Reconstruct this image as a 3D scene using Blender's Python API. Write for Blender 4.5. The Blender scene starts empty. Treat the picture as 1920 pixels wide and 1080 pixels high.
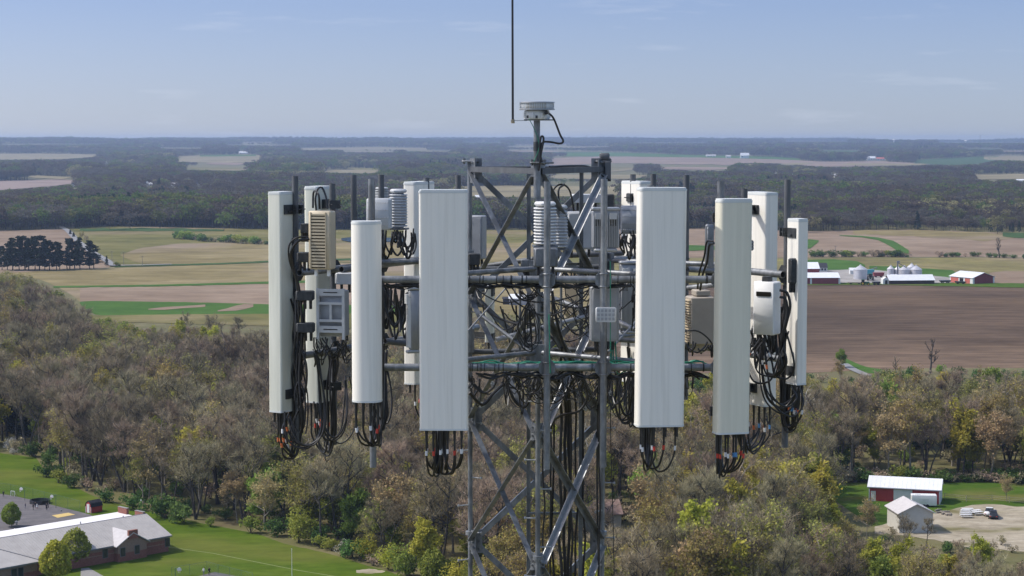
import bpy, math, random
import numpy as np
from mathutils import Vector, Matrix
sc = bpy.context.scene
COL = sc.collection
R = math.radians
# ------------------------------------------------------------------ camera
F = 3600.0                       # focal length in photo pixels
HC = 75.0                        # camera height above the fields
PITCH = math.atan(278.0 / F)
cam_d = bpy.data.cameras.new('camera'); cam = bpy.data.objects.new('camera', cam_d); COL.objects.link(cam)
cam_d.sensor_width = 36.0; cam_d.lens = 36.0 * F / 1920.0
cam_d.clip_start = 0.1; cam_d.clip_end = 60000.0
cam.location = (0, 0, HC); cam.rotation_euler = (R(90) - PITCH, 0, 0)
sc.camera = cam
# ------------------------------------------------------------------ sky, sun, exposure
HAZE = .000072
SUN_EL, SUN_AZ = R(50), math.atan2(-0.985, 0.12)
W = bpy.data.worlds.new('World'); sc.world = W; W.use_nodes = True
nt = W.node_tree; nt.nodes.clear()
def N(t, kind, **kw):
    n = t.nodes.new(kind)
    for k, v in kw.items(): setattr(n, k, v)
    return n
wo = N(nt, 'ShaderNodeOutputWorld'); bg = N(nt, 'ShaderNodeBackground'); sky = N(nt, 'ShaderNodeTexSky')
sky.sky_type = 'NISHITA'; sky.sun_disc = False; sky.sun_elevation = SUN_EL; sky.sun_rotation = SUN_AZ
sky.altitude = 300; sky.air_density = 1.0; sky.dust_density = 2.0; sky.ozone_density = 4
bg.inputs['Strength'].default_value = 0.15
# a few faint high clouds
tc = N(nt, 'ShaderNodeTexCoord'); mp = N(nt, 'ShaderNodeMapping'); mp.inputs['Scale'].default_value = (9, 9, 75)
cn = N(nt, 'ShaderNodeTexNoise'); cn.inputs['Scale'].default_value = 1.15; cn.inputs['Detail'].default_value = 7; cn.inputs['Roughness'].default_value = .58
cr = N(nt, 'ShaderNodeValToRGB'); cr.color_ramp.elements[0].position = .60; cr.color_ramp.elements[1].position = .92
cr.color_ramp.elements[1].color = (.62, .62, .62, 1)
mx = N(nt, 'ShaderNodeMixRGB'); mx.inputs[2].default_value = (2.9, 3.1, 3.6, 1)
L = nt.links.new
L(tc.outputs['Generated'], mp.inputs['Vector']); L(mp.outputs[0], cn.inputs['Vector']); L(cn.outputs['Fac'], cr.inputs['Fac'])
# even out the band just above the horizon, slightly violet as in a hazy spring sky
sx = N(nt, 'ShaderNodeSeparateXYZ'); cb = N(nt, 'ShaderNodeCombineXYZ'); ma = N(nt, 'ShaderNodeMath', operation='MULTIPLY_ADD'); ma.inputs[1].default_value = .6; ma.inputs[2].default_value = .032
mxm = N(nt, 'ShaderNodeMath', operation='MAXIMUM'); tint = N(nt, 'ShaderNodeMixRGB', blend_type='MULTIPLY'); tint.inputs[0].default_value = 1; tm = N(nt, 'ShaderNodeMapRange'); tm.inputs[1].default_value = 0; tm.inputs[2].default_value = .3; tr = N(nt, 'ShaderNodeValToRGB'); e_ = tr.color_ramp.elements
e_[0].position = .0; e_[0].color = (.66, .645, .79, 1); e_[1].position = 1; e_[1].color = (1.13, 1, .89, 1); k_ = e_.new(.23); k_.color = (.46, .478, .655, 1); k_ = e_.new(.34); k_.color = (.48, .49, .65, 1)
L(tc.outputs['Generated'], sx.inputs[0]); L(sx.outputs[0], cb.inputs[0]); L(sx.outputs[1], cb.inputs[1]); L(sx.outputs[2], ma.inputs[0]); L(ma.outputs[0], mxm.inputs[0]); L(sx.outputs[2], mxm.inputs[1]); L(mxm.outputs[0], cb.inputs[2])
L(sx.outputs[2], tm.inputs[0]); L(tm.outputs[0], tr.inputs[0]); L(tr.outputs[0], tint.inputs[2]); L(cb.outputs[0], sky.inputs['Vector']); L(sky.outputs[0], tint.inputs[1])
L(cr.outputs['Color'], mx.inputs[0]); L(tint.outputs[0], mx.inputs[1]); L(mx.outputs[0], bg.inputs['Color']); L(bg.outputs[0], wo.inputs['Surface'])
sd = bpy.data.lights.new('sun', 'SUN'); sd.energy = 2.4; sd.angle = R(.5); sd.color = (1, .955, .88)
so = bpy.data.objects.new('sun', sd); COL.objects.link(so)
SUN_DIR = Vector((math.cos(SUN_EL) * math.sin(SUN_AZ), math.cos(SUN_EL) * math.cos(SUN_AZ), math.sin(SUN_EL)))
so.rotation_euler = SUN_DIR.to_track_quat('Z', 'Y').to_euler(); so.location = (0, 0, 200)
sc.view_settings.view_transform = 'Standard'; sc.view_settings.look = 'None'; sc.view_settings.exposure = 0.7; sc.view_settings.gamma = 1
sc.cycles.max_bounces = 6; sc.cycles.diffuse_bounces = 3; sc.cycles.transparent_max_bounces = 6; sc.cycles.volume_bounces = 0
sc.cycles.use_denoising = True; sc.cycles.sample_clamp_indirect = 6
# ------------------------------------------------------------------ pixels <-> world
SP, CP = math.sin(PITCH), math.cos(PITCH)
def ray(x, y):
    a, b = (x - 960.0) / F, (540.0 - y) / F
    return np.array([a, CP + b * SP, -SP + b * CP])
def P(x, y, Y):                  # the point seen at pixel (x, y) at distance Y
    d = ray(x, y); return Vector(d * (Y / d[1])) + Vector((0, 0, HC))
def pix(X, Y, Z):
    z = Z - HC; f = Y * CP - z * SP; u = Y * SP + z * CP
    return 960 + F * X / f, 540 - F * u / f
def smooth(a, b, t):
    t = np.clip((t - a) / (b - a), 0, 1); return t * t * (3 - 2 * t)
def hz(X, Y):                    # height of the land: flat near, low hills far away
    X = np.asarray(X, float); Y = np.asarray(Y, float)
    t = smooth(4200, 12500, Y); u = np.clip(F * X / np.maximum(Y, 1) / 960, -1.6, 1.6)
    n = np.sin(X / 900 + 1.3) * np.cos(Y / 1100 + .5) + .6 * np.sin(X / 430 + Y / 700) + .4 * np.sin(X / 210 - Y / 350)
    return np.maximum(t * np.maximum(47, 56 - 8 * u + 7 * n), smooth(11500, 14800, Y) * (66 - 6 * u + 5 * n + 4 * np.sin(X / 310 + 1) + 2.5 * np.sin(X / 117)))
def G(x, y):                     # the land point seen at pixel (x, y)
    d = ray(x, y)
    if d[2] < -1e-6:
        k = -HC / d[2]
        if k * d[1] < 4200: return Vector((d[0] * k, d[1] * k, 0))
    k = 4200.0
    while k < 15500:
        if HC + d[2] * k <= float(hz(d[0] * k, d[1] * k)): break
        k += 15
    return Vector((d[0] * k, d[1] * k, float(hz(d[0] * k, d[1] * k))))
# ------------------------------------------------------------------ materials
MATS = {}
def mat(name, c1, c2=None, c3=None, scale=1.0, stretch=(1, 1, 1), rough=.7, metal=0.0, detail=5, spread=.22, bump=0.0, rnd=0.0, trans=0.0, coords='Object', rnd_h=0.0, c4=None, scale2=None, spec=None, nrough=.62, fine=None):
    if name in MATS: return MATS[name]
    m = bpy.data.materials.new(name); m.use_nodes = True; t = m.node_tree; l = t.links.new
    b = t.nodes['Principled BSDF']; b.inputs['Roughness'].default_value = rough; b.inputs['Metallic'].default_value = metal
    b.inputs['Specular IOR Level'].default_value = spec if spec is not None else (.05 if rough > .68 and metal == 0 else .5)
    c2 = c2 or c1
    tc = N(t, 'ShaderNodeTexCoord'); mp = N(t, 'ShaderNodeMapping'); mp.inputs['Scale'].default_value = stretch
    ns = N(t, 'ShaderNodeTexNoise'); ns.inputs['Scale'].default_value = scale; ns.inputs['Detail'].default_value = detail; ns.inputs['Roughness'].default_value = nrough
    l(tc.outputs[coords], mp.inputs[0]); l(mp.outputs[0], ns.inputs['Vector'])
    r = N(t, 'ShaderNodeValToRGB'); e = r.color_ramp.elements
    e[0].position = .5 - spread; e[0].color = (*c1, 1); e[1].position = .5 + spread; e[1].color = (*c2, 1)
    if c3: k = e.new(.5); k.color = (*c3, 1)
    l(ns.outputs['Fac'], r.inputs[0]); out = r.outputs[0]
    if c4:
        n2 = N(t, 'ShaderNodeTexNoise'); n2.inputs['Scale'].default_value = scale2; n2.inputs['Detail'].default_value = 4
        l(mp.outputs[0], n2.inputs['Vector'])
        r2 = N(t, 'ShaderNodeValToRGB'); r2.color_ramp.elements[0].position = .52; r2.color_ramp.elements[1].position = .66
        x2 = N(t, 'ShaderNodeMixRGB'); x2.inputs[2].default_value = (*c4, 1)
        l(n2.outputs['Fac'], r2.inputs[0]); l(r2.outputs[0], x2.inputs[0]); l(out, x2.inputs[1]); out = x2.outputs[0]
    if fine:
        n3 = N(t, 'ShaderNodeTexNoise'); n3.inputs['Scale'].default_value = 1; n3.inputs['Detail'].default_value = 6; n3.inputs['Roughness'].default_value = .7; m3 = N(t, 'ShaderNodeMapping'); m3.inputs['Scale'].default_value = (fine[0], fine[1], 1)
        a3 = N(t, 'ShaderNodeMapRange'); a3.inputs[1].default_value = .3; a3.inputs[2].default_value = .7; a3.inputs[3].default_value = 1 - fine[2]; a3.inputs[4].default_value = 1 + fine[2]; h3 = N(t, 'ShaderNodeHueSaturation')
        l(tc.outputs[coords], m3.inputs[0]); l(m3.outputs[0], n3.inputs['Vector']); l(n3.outputs['Fac'], a3.inputs[0]); l(a3.outputs[0], h3.inputs['Value']); l(out, h3.inputs['Color']); out = h3.outputs[0]
    if rnd or rnd_h:
        oi = N(t, 'ShaderNodeObjectInfo'); hs = N(t, 'ShaderNodeHueSaturation')
        a = N(t, 'ShaderNodeMapRange'); a.inputs[3].default_value = 1 - rnd; a.inputs[4].default_value = 1 + rnd
        l(oi.outputs['Random'], a.inputs[0]); l(a.outputs[0], hs.inputs['Value'])
        if rnd_h:
            mu = N(t, 'ShaderNodeMath', operation='MULTIPLY'); mu.inputs[1].default_value = 7.31
            fr = N(t, 'ShaderNodeMath', operation='FRACT')
            h = N(t, 'ShaderNodeMapRange'); h.inputs[3].default_value = .5 - rnd_h; h.inputs[4].default_value = .5 + rnd_h
            l(oi.outputs['Random'], mu.inputs[0]); l(mu.outputs[0], fr.inputs[0]); l(fr.outputs[0], h.inputs[0]); l(h.outputs[0], hs.inputs['Hue'])
        l(out, hs.inputs['Color']); out = hs.outputs[0]
    l(out, b.inputs['Base Color'])
    if bump:
        bp = N(t, 'ShaderNodeBump'); bp.inputs['Strength'].default_value = bump; bp.inputs['Distance'].default_value = .02
        l(ns.outputs['Fac'], bp.inputs['Height']); l(bp.outputs[0], b.inputs['Normal'])
    if trans:
        tr = N(t, 'ShaderNodeBsdfTranslucent'); ms = N(t, 'ShaderNodeMixShader'); ms.inputs[0].default_value = trans
        l(out, tr.inputs['Color']); l(b.outputs[0], ms.inputs[1]); l(tr.outputs[0], ms.inputs[2]); l(ms.outputs[0], t.nodes['Material Output'].inputs['Surface'])
    MATS[name] = m; return m
# ------------------------------------------------------------------ mesh building
class MB:
    def __init__(self, M=None): self.v, self.f, self.m, self.M, self.mi = [], [], [], M, 0
    def add(self, vs, fs, mi=None):
        o = len(self.v); mi = self.mi if mi is None else mi
        M = self.M
        for p in vs:
            p = Vector(p); self.v.append(M @ p if M else p)
        for q in fs: self.f.append([o + i for i in q]); self.m.append(mi)
        return self
    def box(self, c, s, A=None, mi=None):
        x, y, z = s[0] / 2, s[1] / 2, s[2] / 2; c = Vector(c)
        vs = [Vector((i * x, j * y, k * z)) for k in (-1, 1) for j in (-1, 1) for i in (-1, 1)]
        if A is not None:
            if isinstance(A, (int, float)): A = Matrix.Rotation(A, 3, 'Z')
            vs = [A @ p for p in vs]
        return self.add([c + p for p in vs], [(0, 2, 3, 1), (4, 5, 7, 6), (0, 1, 5, 4), (2, 6, 7, 3), (0, 4, 6, 2), (1, 3, 7, 5)], mi)
    def bbox(self, c, s, bev, A=None, mi=None):      # box with bevelled vertical and top edges
        x, y, z = s[0] / 2, s[1] / 2, s[2] / 2; b = min(bev, x * .9, y * .9); c = Vector(c)
        ring = [(x - b, -y), (x, -y + b), (x, y - b), (x - b, y), (-x + b, y), (-x, y - b), (-x, -y + b), (-x + b, -y)]
        vs = []
        bz = min(b, z * .7)
        for zz, k in ((-z, 1 - bz / max(x, y)), (-z + bz, 1), (z - bz, 1), (z, 1 - bz / max(x, y))):
            vs += [Vector((px * k, py * k, zz)) for px, py in ring]
        if A is not None:
            if isinstance(A, (int, float)): A = Matrix.Rotation(A, 3, 'Z')
            vs = [A @ p for p in vs]
        fs = [tuple(range(7, -1, -1)), tuple(range(24, 32))]
        for r in range(3):
            for i in range(8): fs.append((r * 8 + i, r * 8 + (i + 1) % 8, r * 8 + 8 + (i + 1) % 8, r * 8 + 8 + i))
        return self.add([c + p for p in vs], fs, mi)
    def tube(self, pts, r, n=8, cap=True, mi=None):
        pts = [Vector(p) for p in pts]; rs = r if isinstance(r, (list, tuple)) else [r] * len(pts)
        vs, fs = [], []; prev = None
        for i, p in enumerate(pts):
            d = (pts[min(i + 1, len(pts) - 1)] - pts[max(i - 1, 0)]).normalized()
            if prev is None:
                a = d.orthogonal().normalized()
            else:
                a = prev - d * prev.dot(d)
                a = a.normalized() if a.length > 1e-6 else d.orthogonal().normalized()
            prev = a; b = d.cross(a)
            for k in range(n):
                t = 2 * math.pi * k / n; vs.append(p + (a * math.cos(t) + b * math.sin(t)) * rs[i])
        for i in range(len(pts) - 1):
            for k in range(n): fs.append((i * n + k, i * n + (k + 1) % n, (i + 1) * n + (k + 1) % n, (i + 1) * n + k))
        if cap: fs += [tuple(range(n - 1, -1, -1)), tuple(range((len(pts) - 1) * n, len(pts) * n))]
        return self.add(vs, fs, mi)
    def pipe(self, a, b, r, wall=.006, n=14):        # open pipe end: visible hollow
        a, b = Vector(a), Vector(b); self.tube([a, b], r, n, cap=False)
        d = (b - a).normalized(); self.tube([b - d * .002, a + d * .002], r - wall, n, cap=False)
        for p in (a, b):
            o = len(self.v); q = d.orthogonal().normalized(); w = d.cross(q); vs = []
            for rr in (r, r - wall):
                for k in range(n): t = 2 * math.pi * k / n; vs.append(p + (q * math.cos(t) + w * math.sin(t)) * rr)
            self.add(vs, [(k, (k + 1) % n, n + (k + 1) % n, n + k) for k in range(n)])
        return self
    def angle(self, a, b, w, t, up):                 # L-section bar
        a, b = Vector(a), Vector(b); d = (b - a).normalized(); u = Vector(up); u = (u - d * u.dot(d)).normalized(); s = d.cross(u)
        prof = [(0, 0), (w, 0), (w, t), (t, t), (t, w), (0, w)]
        vs = [q + s * (x - w * .3) + u * (y - w * .3) for q in (a, b) for x, y in prof]
        return self.add(vs, [(5, 4, 3, 2, 1, 0), (6, 7, 8, 9, 10, 11)] + [(i, (i + 1) % 6, 6 + (i + 1) % 6, 6 + i) for i in range(6)])
    def lathe(self, prof, c=(0, 0, 0), n=20, mi=None):
        vs = [Vector(c) + Vector((r * math.cos(2 * math.pi * k / n), r * math.sin(2 * math.pi * k / n), z)) for r, z in prof for k in range(n)]
        fs = [(i * n + k, i * n + (k + 1) % n, (i + 1) * n + (k + 1) % n, (i + 1) * n + k) for i in range(len(prof) - 1) for k in range(n)]
        fs += [tuple(range(n - 1, -1, -1)), tuple(range((len(prof) - 1) * n, len(prof) * n))]
        return self.add(vs, fs, mi)
    def prism(self, poly, z0, z1, mi=None, inset=0.0):
        n = len(poly); vs = [Vector((x, y, z0)) for x, y in poly] + [Vector((x, y, z1)) for x, y in poly]
        return self.add(vs, [tuple(range(n - 1, -1, -1)), tuple(range(n, 2 * n))] + [(i, (i + 1) % n, n + (i + 1) % n, n + i) for i in range(n)], mi)
    def extrude(self, poly3, d, mi=None):            # planar polygon pushed along d
        n = len(poly3); d = Vector(d); vs = [Vector(p) for p in poly3] + [Vector(p) + d for p in poly3]
        return self.add(vs, [tuple(range(n - 1, -1, -1)), tuple(range(n, 2 * n))] + [(i, (i + 1) % n, n + (i + 1) % n, n + i) for i in range(n)], mi)
    def mesh(self, name, mats, origin=(0, 0, 0), smooth=None):
        o = Vector(origin); me = bpy.data.meshes.new(name); me.from_pydata([p - o for p in self.v], [], self.f)
        for m in (mats if isinstance(mats, (list, tuple)) else [mats]): me.materials.append(m)
        me.polygons.foreach_set('material_index', self.m)
        if smooth:
            me.polygons.foreach_set('use_smooth', [True] * len(self.f)); me.set_sharp_from_angle(angle=R(smooth))
        me.update(); return me
    def build(self, name, mats, parent=None, origin=None, smooth=40):
        if origin is None: origin = parent_origin(parent) if parent else (0, 0, 0)
        ob = bpy.data.objects.new(name, self.mesh(name, mats, origin, smooth)); COL.objects.link(ob)
        if parent: ob.parent = parent
        else: ob.location = origin
        return ob
def parent_origin(o):
    p = Vector(o.location)
    while o.parent: o = o.parent; p += Vector(o.location)
    return p
def tag(o, label=None, cat=None, group=None, kind=None):
    if label: o['label'] = label
    if cat: o['category'] = cat
    if group: o['group'] = group
    if kind: o['kind'] = kind
    return o
def thing(name, label, cat, loc=(0, 0, 0), group=None):
    o = bpy.data.objects.new(name, None); COL.objects.link(o); o.location = loc; o.empty_display_size = .2
    return tag(o, label, cat, group)
def copy_tree(o, parent=None):
    c = o.copy(); COL.objects.link(c); c.parent = parent
    for ch in list(o.children): copy_tree(ch, c)
    return c
def frame(o, az=0.0):            # local frame at o: x right, y back, z up, turned by az
    return Matrix.Translation(Vector(o)) @ Matrix.Rotation(az, 4, 'Z')
rng = np.random.default_rng(7); random.seed(7)
# ================================================================== GROUND, FIELDS, ROADS
m_ground = mat('leaf_litter', (0.138, 0.108, 0.061), (0.200, 0.168, 0.094), (0.125, 0.120, 0.050), scale=.05, detail=8)
az = np.concatenate([np.linspace(-180, -36, 25)[:-1], np.linspace(-36, 36, 241), np.linspace(36, 180, 25)[1:-1]])
rad = np.concatenate([[3], np.geomspace(30, 3500, 26), np.geomspace(3700, 15800, 90)])
gb = MB(); A_, R_ = np.meshgrid(np.radians(az), rad); X_, Y_ = R_ * np.sin(A_), R_ * np.cos(A_); Z_ = hz(X_, Y_)
na, nr = len(az), len(rad); gb.v = [Vector(p) for p in np.stack([X_, Y_, Z_], -1).reshape(-1, 3)]
gb.f = [(i * na + k, i * na + (k + 1) % na, (i + 1) * na + (k + 1) % na, (i + 1) * na + k) for i in range(nr - 1) for k in range(na)] + [tuple(range(na - 1, -1, -1))]
gb.f = [q[::-1] for q in gb.f]
gb.m = [0] * len(gb.f); gobj = gb.build('ground', m_ground, smooth=None); tag(gobj, kind='structure')
FIELDS_ALL = []
FIELDS = []                      # (columns, keep trees off?)
def field(name, cols, m, lift=.05, keep=True, jit=.25, rows=3, step=14):
    xs = [c[0] for c in cols]; pts = []
    n = max(2, int((xs[-1] - xs[0]) / step)); rr = random.Random(len(FIELDS) + 3)
    for i in range(n + 1):
        x = xs[0] + (xs[-1] - xs[0]) * i / n
        y0 = np.interp(x, xs, [c[1] for c in cols]); y1 = np.interp(x, xs, [c[2] for c in cols])
        y0 += rr.uniform(-jit, jit); y1 += rr.uniform(-jit, jit)
        pts.append([G(x, y0 + (y1 - y0) * k / rows) for k in range(rows + 1)])
    b = MB(); vs = [p + Vector((0, 0, (lift * .5 + .004 * len(FIELDS_ALL)) * max(.3, min(p.y, 4000) / 1500))) for c in pts for p in c]; k = rows + 1
    b.add(vs, [(i * k + j, i * k + j + 1, (i + 1) * k + j + 1, (i + 1) * k + j) for i in range(n) for j in range(rows)])
    o = b.build(name, m, smooth=None); tag(o, kind='structure')
    FIELDS_ALL.append(o)
    if keep: FIELDS.append((xs, [c[1] for c in cols], [c[2] for c in cols]))
    return o
def ribbon(name, pts, w, m, lift=.2):
    ps = [G(x, y) for x, y in pts]; q = []
    for i in range(len(ps) - 1):
        for k in range(6): q.append(ps[i].lerp(ps[i + 1], k / 6))
    q.append(ps[-1]); vs = []
    for i, p in enumerate(q):
        d = (q[min(i + 1, len(q) - 1)] - q[max(i - 1, 0)]); s = Vector((d.y, -d.x, 0)).normalized() * w / 2
        vs += [p + s + Vector((0, 0, lift)), p - s + Vector((0, 0, lift))]
    b = MB(); b.add(vs, [(2 * i, 2 * i + 1, 2 * i + 3, 2 * i + 2) for i in range(len(q) - 1)])
    return tag(b.build(name, m, smooth=None), kind='structure')
NR = dict(nrough=.74, rough=.95)
m_pink = mat('tilled_pink_soil', (0.166, 0.118, 0.081), (0.281, 0.217, 0.159), (0.216, 0.160, 0.113), scale=1, stretch=(.008, .010, 1), detail=10, spread=.2, **NR, fine=(0.035, 0.06, 0.22))
m_brown = mat('tilled_brown_soil', (0.054, 0.037, 0.025), (0.142, 0.098, 0.066), (0.092, 0.065, 0.045), scale=1, stretch=(.012, .018, 1), detail=11, spread=.2, c4=(0.125, 0.086, 0.055), scale2=.35, **NR, fine=(0.035, 0.26, 0.42))
m_tan = mat('stubble_tan', (0.126, 0.102, 0.043), (0.274, 0.225, 0.130), (0.200, 0.163, 0.076), scale=1, stretch=(.010, .010, 1), detail=10, spread=.2, c4=(0.229, 0.181, 0.127), scale2=.6, **NR, fine=(0.03, 0.07, 0.26))
m_olive = mat('weedy_olive_field', (0.081, 0.083, 0.022), (0.222, 0.189, 0.089), (0.141, 0.131, 0.045), scale=1, stretch=(.010, .010, 1), detail=10, spread=.2, c4=(0.200, 0.156, 0.095), scale2=.5, **NR, fine=(0.03, 0.06, 0.3))
m_yell = mat('yellow_weed_field', (0.1170, 0.0936, 0.0468), (0.2574, 0.2262, 0.0663), (0.1716, 0.1521, 0.0624), scale=1, stretch=(.016, .012, 1), detail=10, spread=.2, c4=(0.2106, 0.1599, 0.1092), scale2=.5, **NR, fine=(0.05, 0.08, 0.3))
m_green = mat('bright_green_crop', (0.0340, 0.0850, 0.0119), (0.0723, 0.1403, 0.0255), scale=1, stretch=(.03, .03, 1), detail=8, **NR, fine=(0.06, 0.1, 0.15))
m_dgreen = mat('dark_green_crop', (0.0298, 0.0638, 0.0187), (0.0638, 0.1062, 0.0340), scale=1, stretch=(.03, .03, 1), detail=8, **NR, fine=(0.06, 0.1, 0.15))
m_lawn = mat('mown_lawn', (0.044, 0.083, 0.005), (0.096, 0.133, 0.016), (0.067, 0.107, 0.009), scale=1, stretch=(.09, .13, 1), detail=9, spread=.2, c4=(0.105, 0.123, 0.021), scale2=.3, **NR, fine=(0.15, 0.4, 0.2))
m_grass = mat('meadow_grass', (0.034, 0.079, 0.008), (0.082, 0.130, 0.018), scale=1, stretch=(.1, .14, 1), detail=8, c4=(0.123, 0.122, 0.035), scale2=.4, **NR, fine=(0.2, 0.5, 0.2))
m_gravel = mat('pale_gravel', (0.229, 0.196, 0.141), (0.424, 0.376, 0.296), (0.322, 0.280, 0.211), scale=1, stretch=(.14, .2, 1), detail=9, spread=.18, c4=(0.161, 0.144, 0.070), scale2=.5, **NR, fine=(0.3, 0.7, 0.25))
m_yard = mat('farmyard_gravel', (0.2240, 0.2080, 0.1920), (0.3520, 0.3360, 0.3200), scale=1, stretch=(.05, .08, 1), detail=8, **NR, fine=(0.08, 0.1, 0.25))
m_asph = mat('worn_asphalt', (.105, .10, .105), (.165, .155, .16), scale=.3, detail=9, **NR, fine=(0.3, 0.6, 0.18))
m_road = mat('grey_country_road', (.19, .19, .195), (.26, .26, .26), scale=.3, rough=.9)
m_paint = mat('yellow_court_paint', (.50, .37, .15), (.60, .45, .19), scale=2, rough=.8)
m_conc = mat('concrete_walk', (.22, .215, .21), (.30, .29, .28), scale=1.5, rough=.9)
m_water = mat('pond_water', (.05, .09, .14), (.06, .11, .17), scale=.2, rough=.12)
def soil_bands(m, stops, amp, st):
    # drier, paler soil along the field's margins, with a ragged noisy edge
    t = m.node_tree; l = t.links.new; b = t.nodes['Principled BSDF']; src = b.inputs['Base Color'].links[0].from_socket
    tc = N(t, 'ShaderNodeTexCoord'); sp = N(t, 'ShaderNodeSeparateXYZ'); l(tc.outputs['Object'], sp.inputs[0]); mp = N(t, 'ShaderNodeMapping'); mp.inputs['Scale'].default_value = st; l(tc.outputs['Object'], mp.inputs[0])
    n = N(t, 'ShaderNodeTexNoise'); n.inputs['Scale'].default_value = 1; n.inputs['Detail'].default_value = 7; n.inputs['Roughness'].default_value = .65; l(mp.outputs[0], n.inputs['Vector'])
    a = N(t, 'ShaderNodeMath', operation='MULTIPLY_ADD'); a.inputs[1].default_value = amp; l(n.outputs['Fac'], a.inputs[0]); l(sp.outputs[1], a.inputs[2])
    r = N(t, 'ShaderNodeMapRange'); r.inputs[1].default_value = stops[0][0]; r.inputs[2].default_value = stops[-1][0]; l(a.outputs[0], r.inputs[0]); c = N(t, 'ShaderNodeValToRGB'); e = c.color_ramp.elements; w = stops[-1][0] - stops[0][0]
    e[0].position = 0; e[0].color = (stops[0][1],) * 3 + (1,); e[1].position = 1; e[1].color = (stops[-1][1],) * 3 + (1,)
    for y, v in stops[1:-1]: k = e.new((y - stops[0][0]) / w); k.color = (v, v, v, 1)
    l(r.outputs[0], c.inputs[0]); mu = N(t, 'ShaderNodeMixRGB', blend_type='MULTIPLY'); mu.inputs[0].default_value = 1; l(src, mu.inputs[1]); m2 = N(t, 'ShaderNodeMixRGB', blend_type='MULTIPLY'); m2.inputs[0].default_value = 1; m2.inputs[2].default_value = (2, 1.97, 1.94, 1)
    l(c.outputs[0], m2.inputs[1]); l(m2.outputs[0], mu.inputs[2]); l(mu.outputs[0], b.inputs['Base Color'])
soil_bands(m_brown, [(600, .92), (690, .78), (760, .52), (860, .44), (960, .45), (1010, .60), (1060, .62)], 90, (.006, .012, 1))
# left
field('field', [(-260, 436, 514), (-20, 433, 512), (60, 431, 510), (118, 428, 509), (124, 431, 508), (145, 448, 507), (165, 465, 505), (190, 484, 503), (206, 497, 501)], m_pink)
field('field', [(131, 431, 437), (150, 426.5, 452), (200, 424, 484), (230, 424, 496), (350, 426.5, 497), (510, 430, 493), (720, 432, 492), (1140, 432, 495)], m_olive)
field('field', [(226, 478, 480), (260, 466, 494), (330, 457.5, 496), (420, 455, 494), (510, 458, 491), (720, 460, 491), (1000, 455, 492)], m_tan, lift=.35, keep=False)
field('field', [(150, 429, 433), (300, 428, 434), (420, 431, 433)], m_dgreen, lift=.5, keep=False, jit=.8)
field('field', [(-260, 512, 516), (40, 511, 517), (75, 508, 524), (100, 506, 534), (130, 504, 550), (150, 504, 566), (300, 500, 567), (520, 493, 572), (800, 493, 580), (1100, 494, 600), (1180, 495, 610)], m_tan)
field('field', [(150, 540, 566), (300, 538, 567), (520, 532, 572), (800, 530, 578)], m_pink, lift=.3, keep=False, jit=1.2)
field('grass_strip', [(100, 537, 540), (300, 534, 537.6), (520, 528, 532), (800, 520, 524)], m_green, lift=.5, keep=False, jit=.2)
field('field', [(150, 566, 570), (168, 565, 588), (200, 565, 593), (350, 567, 591), (510, 571, 591), (800, 574, 592)], m_green, lift=.4)
field('field', [(278, 580, 581.5), (305, 576.5, 582), (340, 575, 579), (385, 572, 576)], m_pink, lift=.7, keep=False)
field('field', [(408, 583, 585), (430, 578, 584), (450, 571, 583), (475, 571, 576)], m_pink, lift=.7, keep=False)
field('field', [(168, 592, 596), (200, 592, 604), (330, 590, 607), (510, 589, 612), (800, 588, 620)], m_olive, lift=.6)
ribbon('road', [(112, 425), (120, 429), (128, 434), (138, 445), (150, 457), (165, 469), (185, 481), (200, 490), (213, 499)], 5, m_road, .6)
ribbon('road', [(206, 499.5), (260, 498.5), (322, 497)], 5, m_road, .65)
field('grass_strip', [(215, 499.5, 501.5), (330, 496, 498.5), (420, 493.5, 496), (520, 488.5, 491.5), (700, 484, 488)], m_dgreen, lift=.5, keep=False, jit=.3)
# right
field('field', [(1145, 430, 482), (1290, 428, 483), (1410, 430, 483), (1515, 434, 483), (1640, 431, 482), (1720, 430.5, 482), (1800, 434, 482), (1920, 438, 483), (2200, 441, 485)], m_pink)
field('field', [(1600, 433, 440), (1720, 431.5, 444), (1850, 437, 452), (1920, 440, 446)], m_tan, lift=.3, keep=False, jit=1)
field('grass_strip', [(1574, 441.5, 442.5), (1620, 443, 446), (1650, 446.5, 451.5), (1675, 452, 466), (1690, 461, 478), (1704, 470, 483)], m_green, lift=.5, keep=False)
field('grass_strip', [(1490, 450, 470), (1518, 449.5, 467), (1530, 450, 460), (1535, 451, 454)], m_green, lift=.5, keep=False)
field('grass_strip', [(1285, 460, 471), (1340, 462, 469)], m_green, lift=.5, keep=False)
field('field', [(1880, 436.5, 444), (1905, 437.5, 447), (2100, 440, 450)], m_dgreen, lift=.6, keep=False)
field('field', [(1145, 484, 532), (1290, 484, 533), (1515, 485, 533), (1700, 484, 535), (1920, 484, 541), (2200, 485, 545)], m_yell)
field('grass_strip', [(1490, 488, 506), (1560, 486.5, 508), (1605, 489.5, 506), (1622, 497, 501)], m_green, lift=.4, keep=False, jit=.6)
field('grass_strip', [(1630, 499, 512), (1690, 500, 516), (1735, 504, 522), (1785, 507, 526), (1800, 516, 526)], m_green, lift=.4, keep=False, jit=.6)
field('field', [(1855, 512, 532), (1885, 508, 534), (1990, 512, 540)], m_pink, lift=.4, keep=False, jit=1.5)
field('gravel_yard', [(1480, 508, 533), (1560, 507, 534.5), (1620, 505, 532), (1700, 512, 531.5), (1780, 521, 531), (1800, 524, 529)], m_yard, lift=.5)
field('grass_strip', [(1500, 531.5, 535.5), (1660, 531, 535), (1900, 532, 540), (2150, 536, 544)], m_grass, lift=.7, keep=False)
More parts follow.
